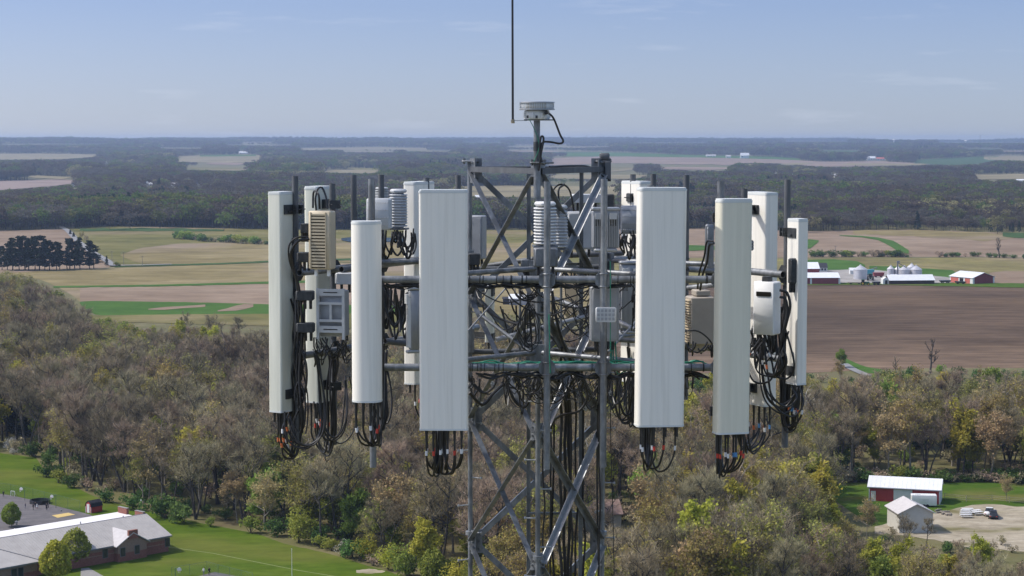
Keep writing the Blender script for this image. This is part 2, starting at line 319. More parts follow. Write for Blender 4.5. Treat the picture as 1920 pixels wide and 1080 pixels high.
field('field', [(1145, 534, 700), (1290, 534, 700), (1510, 535, 700), (1600, 534.5, 695), (1750, 535.5, 690), (1860, 538, 690), (1920, 539, 690), (2200, 542, 690)], m_brown)
m_lbrown = mat('dry_tilled_soil', (.10, .073, .051), (.21, .157, .115), (.155, .114, .083), scale=1, stretch=(.012, .02, 1), detail=10, spread=.2, fine=(.08, .22, .28), **NR)
ribbon('road', [(1582, 683), (1600, 694), (1628, 706)], 3, m_road, .3)
field('grass_strip', [(1585, 672, 690), (1620, 688, 699), (1670, 695, 702)], m_green, lift=.2, keep=False)
field('pasture', [(1560, 908, 935), (1640, 904, 990), (1770, 905, 1012), (1850, 905, 1008), (1920, 908, 1015), (2200, 912, 1030)], m_grass)
field('gravel_lot', [(1640, 988, 1000), (1700, 972, 1006), (1762, 962, 1014), (1800, 950, 1024), (1850, 945, 1030), (1920, 950, 1034), (2200, 955, 1050)], m_gravel, lift=.1, keep=False, jit=1.5)
# left foreground
field('lawn', [(-300, 838, 1300), (0, 850, 1300), (72, 859, 1300), (84, 886, 1300), (120, 905, 1300), (175, 930, 1300), (225, 946, 1300), (285, 961, 1300), (340, 974, 1300), (420, 990, 1300), (480, 1001, 1300), (540, 1022, 1300), (600, 1034, 1300), (680, 1058, 1300), (740, 1076, 1300), (800, 1095, 1300), (900, 1130, 1300)], m_lawn, jit=.8)
field('playground', [(-300, 880, 1100), (0, 926, 1030), (20, 929, 1028), (62, 938, 1024), (105, 949, 1010), (150, 960, 1000), (172, 966, 990)], m_asph, lift=.06, keep=False, jit=0)
b = MB(); b.add([G(*q) + Vector((0, 0, .08)) for q in ((97, 967), (108, 971.5), (141, 965.5), (128, 962))], [(0, 1, 2, 3)]); tag(b.build('painted_court_marking', m_paint, smooth=None), kind='structure')
b = MB(); b.add([G(*q) + Vector((0, 0, .06)) for q in ((152, 1066), (166, 1065), (200, 1084), (150, 1092))], [(0, 1, 2, 3)]); tag(b.build('pavement', m_conc, smooth=None), kind='structure')
b = MB(); b.add([G(*q) + Vector((0, 0, .06)) for q in ((330, 1092), (402, 1073), (520, 1095), (420, 1120))], [(0, 1, 2, 3)]); tag(b.build('court', m_asph, smooth=None), kind='structure')
m_chalk = mat('faded_chalk_line', (.20, .24, .10), (.26, .29, .15), scale=.5, rough=.9)
ribbon('lawn_line', [(300, 1024), (400, 1038), (470, 1052), (560, 1070), (640, 1083)], .22, m_chalk, .05)
field('bare_patch', [(668, 1070, 1074), (690, 1067, 1076), (710, 1069, 1075), (722, 1071, 1073)], m_gravel, lift=.1, keep=False, jit=.8, step=6)
# far away
m_stripe = mat('far_striped_field', (.20, .15, .13), (.29, .23, .20), scale=1, stretch=(.004, .03, 1), detail=3, rough=.95, fine=(.01, .03, .2))
m_ftan = mat('far_tan_field', (.15, .13, .07), (.26, .22, .13), scale=1, stretch=(.004, .008, 1), detail=7, rough=.95, fine=(.01, .02, .25))
m_fpink = mat('far_pink_field', (.17, .125, .095), (.27, .205, .16), scale=1, stretch=(.004, .008, 1), detail=7, rough=.95, fine=(.01, .02, .25))
field('field', [(-200, 342, 359), (-50, 340, 358), (0, 339, 357), (100, 337, 349), (141, 338, 344)], m_stripe, lift=.2)
field('field', [(-200, 289, 300), (0, 288, 300), (120, 288, 299), (186, 290, 294)], m_ftan, lift=.2)
field('field', [(325, 294, 303), (400, 290, 306), (480, 290, 304), (493, 292, 298)], m_ftan, lift=.2)
field('field', [(375, 291, 294), (480, 290.5, 293), (330, 302, 305)][:2], m_green, lift=.5, keep=False)
field('field', [(1030, 297, 312), (1150, 293, 306), (1300, 294, 309), (1400, 297, 306), (1450, 299, 306), (1540, 303, 313), (1640, 302, 312), (1720, 306, 309), (1752, 307, 309)], m_fpink, lift=.2)
field('field', [(1060, 287, 293.5), (1150, 286, 293.5), (1300, 291, 295.5), (1450, 294, 299), (1500, 298, 301)], m_green, lift=.3)
field('field', [(1715, 300, 307), (1780, 297, 310), (1830, 294, 308), (1872, 293, 300)], m_dgreen, lift=.3)
field('field', [(1845, 292, 300), (1920, 293, 302), (2100, 294, 304)], m_ftan, lift=.3)
field('field', [(1820, 328, 337), (1920, 326, 337), (2100, 326, 340)], m_ftan, lift=.3)
field('field', [(860, 350, 367), (940, 348, 370), (1010, 349, 370), (1170, 351, 366)], m_ftan, lift=.3)
field('field', [(560, 278, 282), (700, 276, 281), (800, 278, 281)], m_ftan, lift=.3)
field('pond', [(640, 448, 451), (650, 446.5, 454), (668, 446.5, 455), (735, 447, 454), (760, 449, 453)], m_water, lift=.9, keep=False)

rf = random.Random(12)
for i in range(34):
    x = rf.uniform(-60, 1950); y = rf.choice([267, 270, 273, 276, 280, 285, 309, 316, 322, 333]) + rf.uniform(-1.5, 1.5); w_ = rf.uniform(40, 200); h_ = (y - 262) * rf.uniform(.03, .08); sk = rf.uniform(-1, 1) * (y - 262) * .04
    field('field', [(x, y - h_ * .4, y + h_ * .2), (x + w_ * .12, y - h_, y + h_ * .5), (x + w_ * .8, y - h_ + sk, y + h_ * .6 + sk), (x + w_, y - h_ * .7 + sk, y - h_ * .2 + sk)], rf.choice([m_ftan, m_fpink, m_olive, m_green, m_ftan, m_dgreen]), lift=.2, jit=.12)
# ================================================================== TOWER
m_galv = mat('galvanised_steel', (.15, .162, .176), (.29, .305, .32), (.215, .227, .242), scale=9, stretch=(1, 1, .5), rough=.5, metal=.5, detail=8, bump=.05, spread=.13, nrough=.7, c4=(.13, .135, .14), scale2=5)
m_galv_d = mat('dull_grey_pipe', (.085, .092, .102), (.15, .158, .17), (.115, .122, .133), scale=10, stretch=(1, 1, .35), rough=.6, metal=.35, detail=6)
m_galv_b = mat('bright_steel', (0.3150, 0.3300, 0.3450), (0.4500, 0.4575, 0.4650), scale=18, rough=.45, metal=.5, detail=5)
m_dark = mat('blackened_bracket', (.03, .033, .038), (.075, .08, .085), scale=20, rough=.6, metal=.3)
m_rad = mat('white_radome', (.82, .79, .72), (.885, .85, .775), (.86, .83, .755), c4=(.79, .762, .69), scale2=4, scale=3.2, stretch=(7, 7, .22), rough=.5, detail=7, bump=.02)
m_rad_c = mat('cream_radome', (.70, .67, .54), (.80, .765, .63), (.75, .715, .585), scale=3.2, stretch=(6, 6, .25), rough=.55, detail=7)
m_rad_o = mat('weathered_radome', (.58, .585, .50), (.75, .75, .66), (.68, .685, .595), scale=2.4, stretch=(5, 5, .35), rough=.6, detail=8)
m_capw = mat('radome_cap', (.60, .62, .61), (.70, .72, .71), scale=6, rough=.55)
m_blk = mat('black_cable', (.012, .012, .013), (.028, .028, .03), scale=8, rough=.42)
m_red = mat('red_tape', (.55, .05, .03), scale=1, rough=.6); m_org = mat('orange_tape', (.62, .16, .05), scale=1, rough=.6); m_wht = mat('white_tape', (.7, .7, .7), scale=1, rough=.6); m_blu = mat('blue_tape', (.08, .25, .5), scale=1, rough=.6)
m_grn = mat('green_wire', (.01, .17, .10), (.02, .24, .15), scale=5, rough=.5)
m_beige = mat('beige_paint', (.50, .42, .29), (.58, .49, .35), scale=4, rough=.55, detail=6)
m_beige_d = mat('taupe_paint', (.34, .30, .25), (.41, .365, .31), scale=4, rough=.55, detail=6)
m_rru = mat('light_grey_paint', (.44, .455, .47), (.54, .555, .565), scale=5, rough=.5, detail=6)
m_rru_g = mat('grey_cast_metal', (.27, .28, .30), (.36, .375, .395), scale=6, rough=.5, metal=.25, detail=6)
m_rru_w = mat('white_paint', (.66, .66, .645), (.74, .74, .725), scale=4, rough=.5, detail=6)
m_slot = mat('dark_slot', (.015, .014, .012), (.03, .028, .025), scale=4, rough=.8)
m_glass = mat('beacon_lens', (.55, .57, .58), (.66, .68, .69), scale=6, stretch=(1, 1, .3), rough=.18)
m_amber = mat('beacon_core', (.20, .165, .10), (.40, .35, .25), scale=10, stretch=(6, 6, .2), rough=.4)
m_blkpole = mat('black_whip', (.015, .015, .017), scale=3, rough=.4)
def V3(x, y, z): return Vector((x, y, z))
ZU, ZL = HC - 1.383, HC - 2.26
LF, LL, LR = V3(.272, 20.0, 0), V3(-.468, 21.28, 0), V3(1.012, 21.28, 0)
tower = thing('lattice_tower', 'tall galvanised three-legged lattice tower carrying all the antennas', 'tower', (.272, 20.85, 0))
NZ = [HC - .34 - 1.385 * k for k in range(54)]
for q, zt in ((LF, HC - .25), (LL, HC - .245), (LR, HC - .25)):
    b = MB(); b.tube([V3(q.x, q.y, 0), V3(q.x, q.y, zt)], .0265, 16)
    for k in range(1, 9): b.tube([V3(q.x, q.y, HC - 4.4 * k - .02), V3(q.x, q.y, HC - 4.4 * k + .02)], .055, 12)
    b.build('leg', m_galv, tower)
def out2(a, b): n = V3((a.y - b.y), (b.x - a.x), 0).normalized(); m_ = (a + b) / 2 - V3(.272, 20.85, 0); return n if n.dot(m_) > 0 else -n
low = MB(); bolts = MB()
for fi, (a, b_) in enumerate(((LL, LF), (LF, LR), (LR, LL))):
    n = out2(a, b_); u = (b_ - a).normalized()
    for k in range(53):
        z0, z1 = NZ[k], NZ[k + 1]
        for j, (p, q) in enumerate(((a, b_), (b_, a))):
            s = (q - p).normalized(); A = p + s * .05 + n * (.012 + .02 * j) + V3(0, 0, z0 - .03); B = q - s * .05 + n * (.012 + .02 * j) + V3(0, 0, z1 + .03)
            if k < 5: MB().angle(A, B, .062, .008, n).build('brace', m_galv_b if (fi == 1 and j == 1) else m_galv, tower)  # sunlight put into colour: left-facing diagonals of the right face get brighter steel
            else: low.angle(A, B, .062, .008, n)
        for p, s in ((a, u), (b_, -u)):
            if k < 6:
                gb = MB(); gb.box(p + s * .075 + n * .004 + V3(0, 0, z0), (.12, .008, .27), A=math.atan2(u.y, u.x)); 
                for dz in (-.09, 0, .09): gb.tube([p + s * .09 + V3(0, 0, z0 + dz) + n * .0, p + s * .09 + n * .03 + V3(0, 0, z0 + dz)], .011, 6)
                gb.build('gusset_plate', m_galv, tower)
low.build('lower_bracing', m_galv, tower)
# top beams, cap plates
for a, b_ in ((LL, LF), (LF, LR), (LR, LL)):
    s = (b_ - a).normalized(); n = out2(a, b_); z = HC - .325
    m = MB(); A, B = a + s * .035 + n * .03, b_ - s * .035 + n * .03; w = math.atan2(s.y, s.x); c = (A + B) / 2; ln = (B - A).length
    m.box(c + V3(0, 0, z), (ln, .007, .048), A=w); m.box(c + V3(0, 0, z + .0275) - n * .027, (ln, .06, .006), A=w); m.box(c + V3(0, 0, z - .0275) - n * .027, (ln, .06, .006), A=w)
    m.build('top_beam', m_galv_d, tower)
for q, big in ((LL, 0), (LR, 1), (LF, 0)):
    m = MB(); zt = HC - .238
    m.bbox(q + V3(0, 0, zt), (.18, .15, .018), .02)
    for dx in (-.065, .065): m.tube([q + V3(dx, -.03, zt - .03), q + V3(dx, -.03, zt + .035)], .012, 6); m.tube([q + V3(dx, -.03, zt + .012), q + V3(dx, -.03, zt + .028)], .02, 6)
    if big: m.bbox(q + V3(.01, -.02, zt + .05), (.11, .09, .085), .012); m.bbox(q + V3(.045, -.045, zt - .11), (.07, .07, .22), .008)
    m.build('cap_plate', m_galv if not big else m_galv_d, tower)
# cable ladder inside
lad = MB(); lx0, lx1, ly = .174, .749, 20.98
for x in (lx0, lx1): lad.angle(V3(x, ly, HC - 9), V3(x, ly, HC - .35), .045, .006, V3(0, -1, 0))
for k in range(7): lad.angle(V3(lx0, ly - .02, HC - 1.35 - 1.38 * k), V3(lx1, ly - .02, HC - 1.35 - 1.38 * k), .03, .005, V3(0, -1, 0))
lad.build('cable_ladder', m_galv, tower)
def bolt(p, d, ln=.13):
    m = MB(); p = Vector(p); d = Vector(d).normalized(); m.tube([p, p + d * ln], .0075, 8); m.tube([p + d * ln, p + d * (ln + .014)], .016, 8); m.tube([p + d * .012, p + d * .03], .015, 6); m.build('step_bolt', m_galv_b, tower)
for k in range(15):
    z = HC - 3.15 - .31 * (k - 4)
    bolt(LL + V3(0, 0, z), (-1, -.25, -.05) if k % 2 else (1, -.5, 0)); bolt(LF + V3(0, 0, z + .1), (-1, .1, 0) if k % 2 else (1, .1, 0)); bolt(LR + V3(0, 0, z - .06), (-.6, -.9, 0) if k % 2 else (1, -.25, 0))
# beacon post, beacon, whip
pb = V3((1006.5 - 960) / F * 20, 20.0, 0); zp = HC + .205
m = MB(); m.tube([pb + V3(0, 0, HC - .6), pb + V3(0, 0, zp - .008)], .034, 14); m.tube([pb + V3(0, 0, HC - .115), pb + V3(0, 0, HC - .02)], .0365, 14, mi=1); m.box(pb + V3(.075, -.03, HC - .24), (.2, .03, .02)); m.build('beacon_post', [m_galv, m_dark], tower)
bc = thing('beacon_light', 'round white aircraft warning beacon with clear lens on top of the tower', 'beacon', (pb.x, pb.y, zp))
m = MB(); m.box(pb + V3(.02, 0, zp), (.31, .2, .012)); m.build('mounting_plate', m_galv, bc)
m = MB(); c0 = pb + V3(.0, 0, zp + .0065); m.lathe([(.128, 0), (.135, .01), (.135, .075), (.125, .09), (.10, .095)], c0, 28)
for a in (-1.9, -1.2, -2.7, .4): m.box(c0 + V3(math.cos(a) * .14, math.sin(a) * .14, .04), (.02, .02, .05), A=a)
m.build('housing', m_rru_w, bc)
m = MB(); m.lathe([(.10, .0955), (.186, .096), (.186, .106), (.10, .1065)], c0, 36); m.lathe([(.10, .17), (.186, .1702), (.184, .18), (.10, .186), (.02, .19)], c0, 36); m.build('lens_flange', m_galv_b, bc)
m = MB(); m.lathe([(.172, .1067), (.178, .138), (.172, .1698)], c0, 36); m.lathe([(.1, .11), (.1, .165)], c0, 20, mi=1)
for k in range(60):
    a = 2 * math.pi * k / 60; m.box(c0 + V3(math.cos(a) * .177, math.sin(a) * .177, .138), (.006, .004, .055), A=a, mi=1 if abs(math.atan2(math.sin(a + 1.6), math.cos(a + 1.6))) < .62 else 0)
m.build('lens', [m_glass, m_amber], bc)
for x, y in ((989, 222), (1006, 222)): q = P(x, y, 19.86); m = MB(); m.tube([q, q + V3(0, 0, .03)], .012, 6); m.build('bolt', m_dark, bc)
def cat(pts, n=7):
    pts = [Vector(p) for p in pts]; P_ = [pts[0] * 2 - pts[1]] + pts + [pts[-1] * 2 - pts[-2]]; out = []
    for i in range(1, len(P_) - 2):
        a, b_, c, d = P_[i - 1:i + 3]
        for k in range(n):
            t = k / n; out.append(.5 * ((2 * b_) + (c - a) * t + (2 * a - 5 * b_ + 4 * c - d) * t * t + (3 * b_ - a - 3 * c + d) * t ** 3))
    return out + [pts[-1]]
cb_ = thing('beacon_cable', 'black power cable looping from the beacon down its post', 'cable', tuple(P(1024, 211, 19.86)))
MB().tube(cat([P(1024, 211, 19.86), P(1031, 214, 19.8), P(1039, 224, 19.85), P(1050, 252, 19.9), P(1056, 264, 19.9), P(1050, 269, 19.9), P(1030, 266, 19.9), P(1017, 268, 19.93), P(1013, 285, 19.93), P(1016, 304, 19.93)]), .011, 8).build('cable', m_blk, cb_)
MB().tube(cat([P(1013, 300, 19.92), P(1012, 275, 19.92), P(1014, 258, 19.92), P(1018, 256, 19.92), P(1019, 264, 19.92), P(1015, 285, 19.92), P(1010, 320, 19.94)]), .011, 8).build('cable', m_blk, cb_)
MB().tube(cat([P(992, 223, 19.84), P(1000, 238, 19.92), P(1009, 260, 19.95), P(1010, 280, 19.95), P(1000, 305, 19.95)]), .004, 6).build('ground_wire', m_grn, cb_)
MB().tube([P(1024, 211, 19.94), P(1024, 211, 19.82)], .022, 10).build('plug', m_blk, cb_)
wh = thing('whip_antenna', 'thin black whip rod rising above the tower beside the beacon', 'antenna', tuple(P(961.5, 226, 19.95)))
w0 = P(961.5, 229, 19.95); MB().tube([w0, w0 + V3(-.004, 0, 1.3), w0 + V3(-.012, 0, 2.35)], [.0125, .011, .006], 8).build('rod', m_blkpole, wh)
m = MB(); m.tube([w0 + V3(0, 0, -.012), w0 + V3(0, 0, .028)], .02, 6); m.build('base_nut', m_amber, wh); m = MB(); m.box((P(958, 226, 19.95) + P(988, 226, 19.95)) / 2, (.17, .03, .007)); m.build('bracket_arm', m_galv_b, wh)
# ------------------------------------------------------------------ the three antenna frames
def octo(m, c, n, r=.075, t=.008):
    n = Vector(n).normalized(); s = V3(-n.y, n.x, 0); m.extrude([c + s * (r * math.cos(math.pi / 8 + k * math.pi / 4)) + V3(0, 0, r * 1.15 * math.sin(math.pi / 8 + k * math.pi / 4)) for k in range(8)], n * t)
MASTS = {}
def sector(label, A, B, nrm, leg, masts, attach, dark=False):
    A, B, nrm = Vector(A), Vector(B), Vector(nrm); d = (B - A).normalized(); g = thing('antenna_frame', label, 'mount frame', ((A.x + B.x) / 2, (A.y + B.y) / 2, ZL))
    for z in (ZU, ZL): MB().pipe(A + V3(0, 0, z), B + V3(0, 0, z), .038).build('frame_pipe', m_galv, g)
    for s, zt, zb in masts:
        p = A + d * s + nrm * .082; tilt = V3(0, 0, 0)
        MB().pipe(p + V3(0, 0, zb), p + V3(0, 0, zt), .0335).build('mast_pipe', m_galv_d if dark else m_galv, g); MASTS[(label[:4], round(s, 2))] = p
        for z in (ZU, ZL):
            m = MB(); octo(m, A + d * s + nrm * .04 + V3(0, 0, z), nrm, .088)
            for dz in (-.062, .062): m.tube([p + V3(0, 0, z + dz) + Vector((math.cos(a) * .039, math.sin(a) * .039, 0)) for a in np.linspace(0, 6.28, 13)], .006, 5)
            for dd in (-.06, .06):
                for dz in (-.05, .05): q = A + d * (s + dd) + nrm * .044 + V3(0, 0, z + dz); m.tube([q, q + nrm * .022], .01, 6)
            m.build('mast_clamp', m_galv if not dark else m_dark, g)
    for z in (ZU, ZL):
        for s in attach:
            q = A + d * s; m = MB(); l0 = leg - nrm * -.04; m.pipe(V3(l0.x, l0.y, z + .045), V3(q.x, q.y, z + .045) - nrm * .05, .027); m.build('standoff_arm', m_galv, g)
        m = MB(); m.tube([leg + V3(0, 0, z - .1), leg + V3(0, 0, z + .16)], .05, 12); m.box(leg + nrm * .07 + V3(0, 0, z + .03), (.16, .05, .2), A=math.atan2(nrm.y, nrm.x) + math.pi / 2); m.build('leg_collar', m_galv, g)
    return g
def tms(zt, zb): return HC - zt, HC - zb
FA0 = V3(-1.425, 19, 0); FA1 = V3(2.0, 19, 0)
def sx_(x): return (x - 960) / F * 18.92 + 1.425
frA = sector('front mount frame of horizontal pipes and masts carrying the four camera-side antennas', FA0, FA1, V3(0, -1, 0), LF,
    [(sx_(697), HC - .385, HC - 3.25), (sx_(823), HC - .55, HC - 3.325), (sx_(1026), HC - .41, HC - 3.27), (sx_(1132.5), HC - .385, HC - 3.25), (sx_(1219.5), HC - .45, HC - 3.26), (sx_(1351), HC - .405, HC - 3.2)], (.75, 2.75))
dB, nB = V3(.5, .866, 0), V3(-.866, .5, 0); FB0 = V3(-2.22, 20.0, 0)
frB = sector('left mount frame running back from the leftmost antenna, dark masts', FB0, FB0 + dB * 3.6, nB, LL, [(.05, HC - .38, HC - 3.2), (.72, HC - .47, HC - 3.3), (1.12, HC - .385, HC - 2.9), (1.66, HC - .39, HC - 3.22), (2.6, HC - .44, HC - 3.1), (3.3, HC - .42, HC - 3.1)], (1.1, 2.6), True)
dC, nC_ = V3(-.5, .866, 0), V3(.866, .5, 0); FC0 = V3(2.79, 19.7, 0)
frC = sector('right mount frame running back from the far right antenna, dark masts', FC0, FC0 + dC * 3.6, nC_, LR, [(.05, HC - .41, HC - 3.19), (.78, HC - .52, HC - 3.0), (1.85, HC - .39, HC - 2.9), (2.5, HC - .39, HC - 2.9), (2.92, HC - .40, HC - 3.2)], (1.1, 2.6), True)
for a, b_, r, mt, par in ((P(930, 637, 20.5), P(1116, 589, 21.0), .027, m_galv_b, frC), (P(876, 622, 19.5), P(968, 518, 20.1), .0085, m_galv, frA), (P(727, 587, 20.9), P(776, 541, 20.6), .010, m_galv_d, frB), (P(1040, 560, 21.2), P(1098, 583, 21.0), .027, m_galv_b, frC), (P(1160, 603, 20.6), P(1190, 618, 20.4), .027, m_galv_b, frC), (P(1150, 573, 21.4), P(1190, 553, 21.6), .027, m_galv, frC), (P(722, 640, 20.4), P(790, 648, 20.9), .03, m_galv_d, frB), (P(905, 500, 21.6), P(1000, 486, 21.4), .03, m_galv_d, frB)):
    MB().pipe(a, b_, r, min(.006, r * .3), 12).build('tie_pipe', mt, par)
for a, b_, r, mt, par in ((P(886, 505, 21.4), P(1125, 500, 21.4), .03, m_galv_d, frB), (P(884, 660, 21.4), P(1128, 655, 21.4), .03, m_galv_d, frC), (P(1045, 480, 21.9), P(1170, 474, 22.0), .032, m_galv_d, frC), (P(715, 490, 21.8), P(800, 486, 22.0), .032, m_galv_d, frB), (P(1052, 620, 20.3), P(1052, 530, 20.3), .014, m_galv, frC), (P(975, 675, 20.4), P(975, 540, 20.4), .014, m_galv, frB), (P(900, 590, 20.6), P(1000, 665, 20.2), .02, m_galv, frA), (P(1140, 660, 19.6), P(1195, 600, 20.2), .012, m_galv, frA), (P(1290, 505, 19.9), P(1340, 508, 20.0), .03, m_galv, frC), (P(1290, 540, 20.6), P(1340, 534, 20.3), .028, m_galv, frC), (P(640, 505, 20.2), P(700, 500, 20.9), .034, m_galv_d, frB)):
    MB().pipe(a, b_, r, min(.006, r * .3), 12).build('tie_pipe', mt, par)
for i, (x, y, Y, w, h, lab) in enumerate([(925, 722, 20.2, .05, .05, 'small bright cable hanger on the left brace, upper'), (954, 714, 20.2, .045, .06, 'small bright cable hanger on the left brace, beside the front mast'), (903, 760, 20.3, .05, .04, 'small bright cable hanger low on the left brace'), (1096, 765, 20.5, .06, .04, 'pale cable hanger low on the right brace'), (1145, 738, 19.8, .035, .035, 'tiny pale cable hanger right of the right mast'), (1040, 770, 20.3, .07, .04, 'pale cable hanger at the foot of the bright brace'), (960, 668, 20.9, .22, .045, 'flat perforated bar behind the left brace'), (1062, 660, 20.9, .10, .05, 'small steel bracket behind the front mast')]):
    p = P(x, y, Y); t = thing('cable_hanger', lab, 'hanger', tuple(p)); m = MB(); A = Matrix.Rotation(.5 if i % 2 else -.3, 3, 'Y'); m.box(p, (w, .03, h), A=A); m.box(p + V3(0, -.025, .012), (w * .4, .02, h * 1.3), A=A); m.build('bracket_plate', m_galv_b, t)
    m = MB(); m.tube([p + V3(0, -.06, 0), p + V3(0, .04, 0)], .008, 6); m.build('bolt', m_dark, t)
# ------------------------------------------------------------------ panel antennas
def rrect(w, d, rf, rb, n=6):
    pts = []
    for cx, cy, r, a0 in ((w / 2 - rf, -d / 2 + rf, rf, -90), (w / 2 - rb, d / 2 - rb, rb, 0), (-w / 2 + rb, d / 2 - rb, rb, 90), (-w / 2 + rf, -d / 2 + rf, rf, 180)):
        for k in range(n + 1): a = R(a0 + 90 * k / n); pts.append((cx + r * math.cos(a), cy + r * math.sin(a)))
    return pts
def scaled(poly, k): return [(x * k, y * k) for x, y in poly]
ANT = {}
def antenna(key, label, c, zt, zb, w, d, az, rf, rb, mast, m_body, ridge=True, cap=.03, nconn=8, lean=0.0):
    a = thing('panel_antenna', label, 'antenna', (c[0], c[1], HC - zb)); M = frame((c[0], c[1], HC - zb), az) @ Matrix.Rotation(lean, 4, 'Y'); h = zb - zt; pr = rrect(w, d, rf, rb)
    b = MB(M); b.prism(scaled(pr, .985), .012, h - .004)
    b.build('radome', m_body, a, smooth=30)
    if ridge:
        b = MB(M); b.mi = 0
        for x in (-.06 * w / .48, .055 * w / .48): b.prism([(x - .02, -d / 2 * .985 - .0015), (x + .02, -d / 2 * .985 - .0015), (x + .016, -d / 2 * .985 + .004), (x - .016, -d / 2 * .985 + .004)], .03, h - .03)
        b.build('moulded_ridge', m_body, a, smooth=30)
    b = MB(M); b.prism(pr, h - .003, h + cap * .55); b.prism(scaled(pr, .96), h + cap * .55 + .0002, h + cap); b.build('end_cap', m_capw, a, smooth=30)
    b = MB(M); b.prism(pr, -.006, .0115); b.build('end_cap', m_capw, a, smooth=30)
    conn = []
    for k in range(nconn):
        x = w * (-.36 + .72 * (k % ((nconn + 1) // 2)) / max(1, (nconn + 1) // 2 - 1)); y = d * (.2 if k < (nconn + 1) // 2 else -.2)
        b = MB(M); b.tube([(x, y, -.0065), (x, y, -.05)], .014, 8); b.tube([(x, y, -.05), (x, y, -.11)], .0115, 8); conn.append(M @ V3(x, y, -.1)); b.build('connector', m_blk, a)
    mp_ = Vector(mast); fr = V3(c[0], c[1], 0)
    bk = M @ V3(0, d / 2, 0); bk.z = 0; dirv = (mp_ - bk); dirv.z = 0; ln = dirv.length
    for z in (h * .08, h * .93):
        q = V3(bk.x, bk.y, HC - zb + z); e = V3(mp_.x, mp_.y, HC - zb + z); mm = MB(); u = dirv.normalized(); an = math.atan2(u.y, u.x)
        mm.box(q + u * .012, (.022, .14, .10), A=az + math.pi / 2); mm.box((q + e) / 2 + V3(0, 0, .02), (max(.03, ln), .012, .06), A=an); mm.box((q + e) / 2 - V3(0, 0, .022), (max(.03, ln), .05, .012), A=an)
        mm.box(e - u * .048, (.022, .13, .09), A=an); mm.box(e + u * .048, (.022, .13, .09), A=an); s = V3(-u.y, u.x, 0)
        for k in (-.05, .05): mm.tube([e - u * .09 + s * k, e + u * .10 + s * k], .006, 6)
        mm.build('bracket', m_dark, a)
    ANT[key] = (M, conn, V3(mp_.x, mp_.y, 0), HC - zb); return a
def XY(x, Y): return ((x - 960) / F * Y, Y)
def zd(y, Y): z = HC - P(960, y, Y).z; return z
def mp_of(k, s): return MASTS[(k, round(s, 2))]
def ant_px(key, label, xc, Y, y0, y1, w, d, az, rf, rb, mast, m_body, **kw):
    antenna(key, label, XY(xc, Y), zd(y0, Y), zd(y1, Y), w, d, az, rf, rb, mast, m_body, **kw)
ant_px('A1', 'wide white panel antenna left of the tower, the largest flat face on the left', 831.5, 18.66, 361, 804, .478, .17, R(-1), .028, .02, mp_of('fron', sx_(823)), m_rad, nconn=12)
ant_px('A2', 'wide white panel antenna just right of the tower with a sunlit rounded left edge', 1238, 18.66, 357, 797, .475, .2, R(7), .045, .03, mp_of('fron', sx_(1219.5)), m_rad, nconn=8, lean=R(.35))
ant_px('A3', 'narrow white antenna with a rounded front and rimmed cap, left of the wide left one', 686, 18.72, 420, 752, .298, .19, 0, .12, .03, mp_of('fron', sx_(697)), m_rad, ridge=False, cap=.03)
ant_px('A4', 'cream panel antenna showing a bright narrow left side', 1374, 18.72, 379, 811, .345, .17, R(15), .045, .025, mp_of('fron', sx_(1351)), m_rad_c, ridge=False, cap=.035, lean=R(.3))
ant_px('B1', 'leftmost antenna, seen edge-on in weathered greenish white', 526, 20.02, 364, 770, .25, .17, R(-120), .02, .02, mp_of('left', .05), m_rad_o, ridge=False, cap=.028, lean=R(-.3))
ant_px('B2', 'weathered white antenna behind the beige louvred radio', 597, 20.85, 354, 751, .34, .18, R(-115), .04, .03, mp_of('left', .72), m_rad_o, ridge=False)
ant_px('B3', 'white antenna half hidden between the narrow rounded one and the wide left one', 786, 22.25, 345, 716, .46, .17, R(-118), .03, .03, mp_of('left', 2.6), m_rad, ridge=False)
ant_px('C1', 'far right narrow white antenna with a bright left face and grey right face', 1496, 19.62, 415, 719, .2, .125, R(118), .012, .012, mp_of('righ', .05), m_rad, ridge=False, cap=.03)
ant_px('C2', 'tall white antenna partly behind the cream one, sunlit left face', 1427, 20.7, 365, 757, .42, .17, R(118), .03, .03, mp_of('righ', .78), m_rad, ridge=False)
ant_px('C3', 'white antenna behind the wide right one, only its sunlit left edge and top showing', 1193, 22.3, 344, 716, .44, .17, R(118), .03, .03, mp_of('righ', 2.92), m_rad, ridge=False)
ant_px('B4', 'dull white panel seen behind the left tower leg', 918, 22.6, 540, 640, .12, .1, R(-100), .02, .02, mp_of('left', 3.3), m_rad_o, ridge=False, nconn=2)
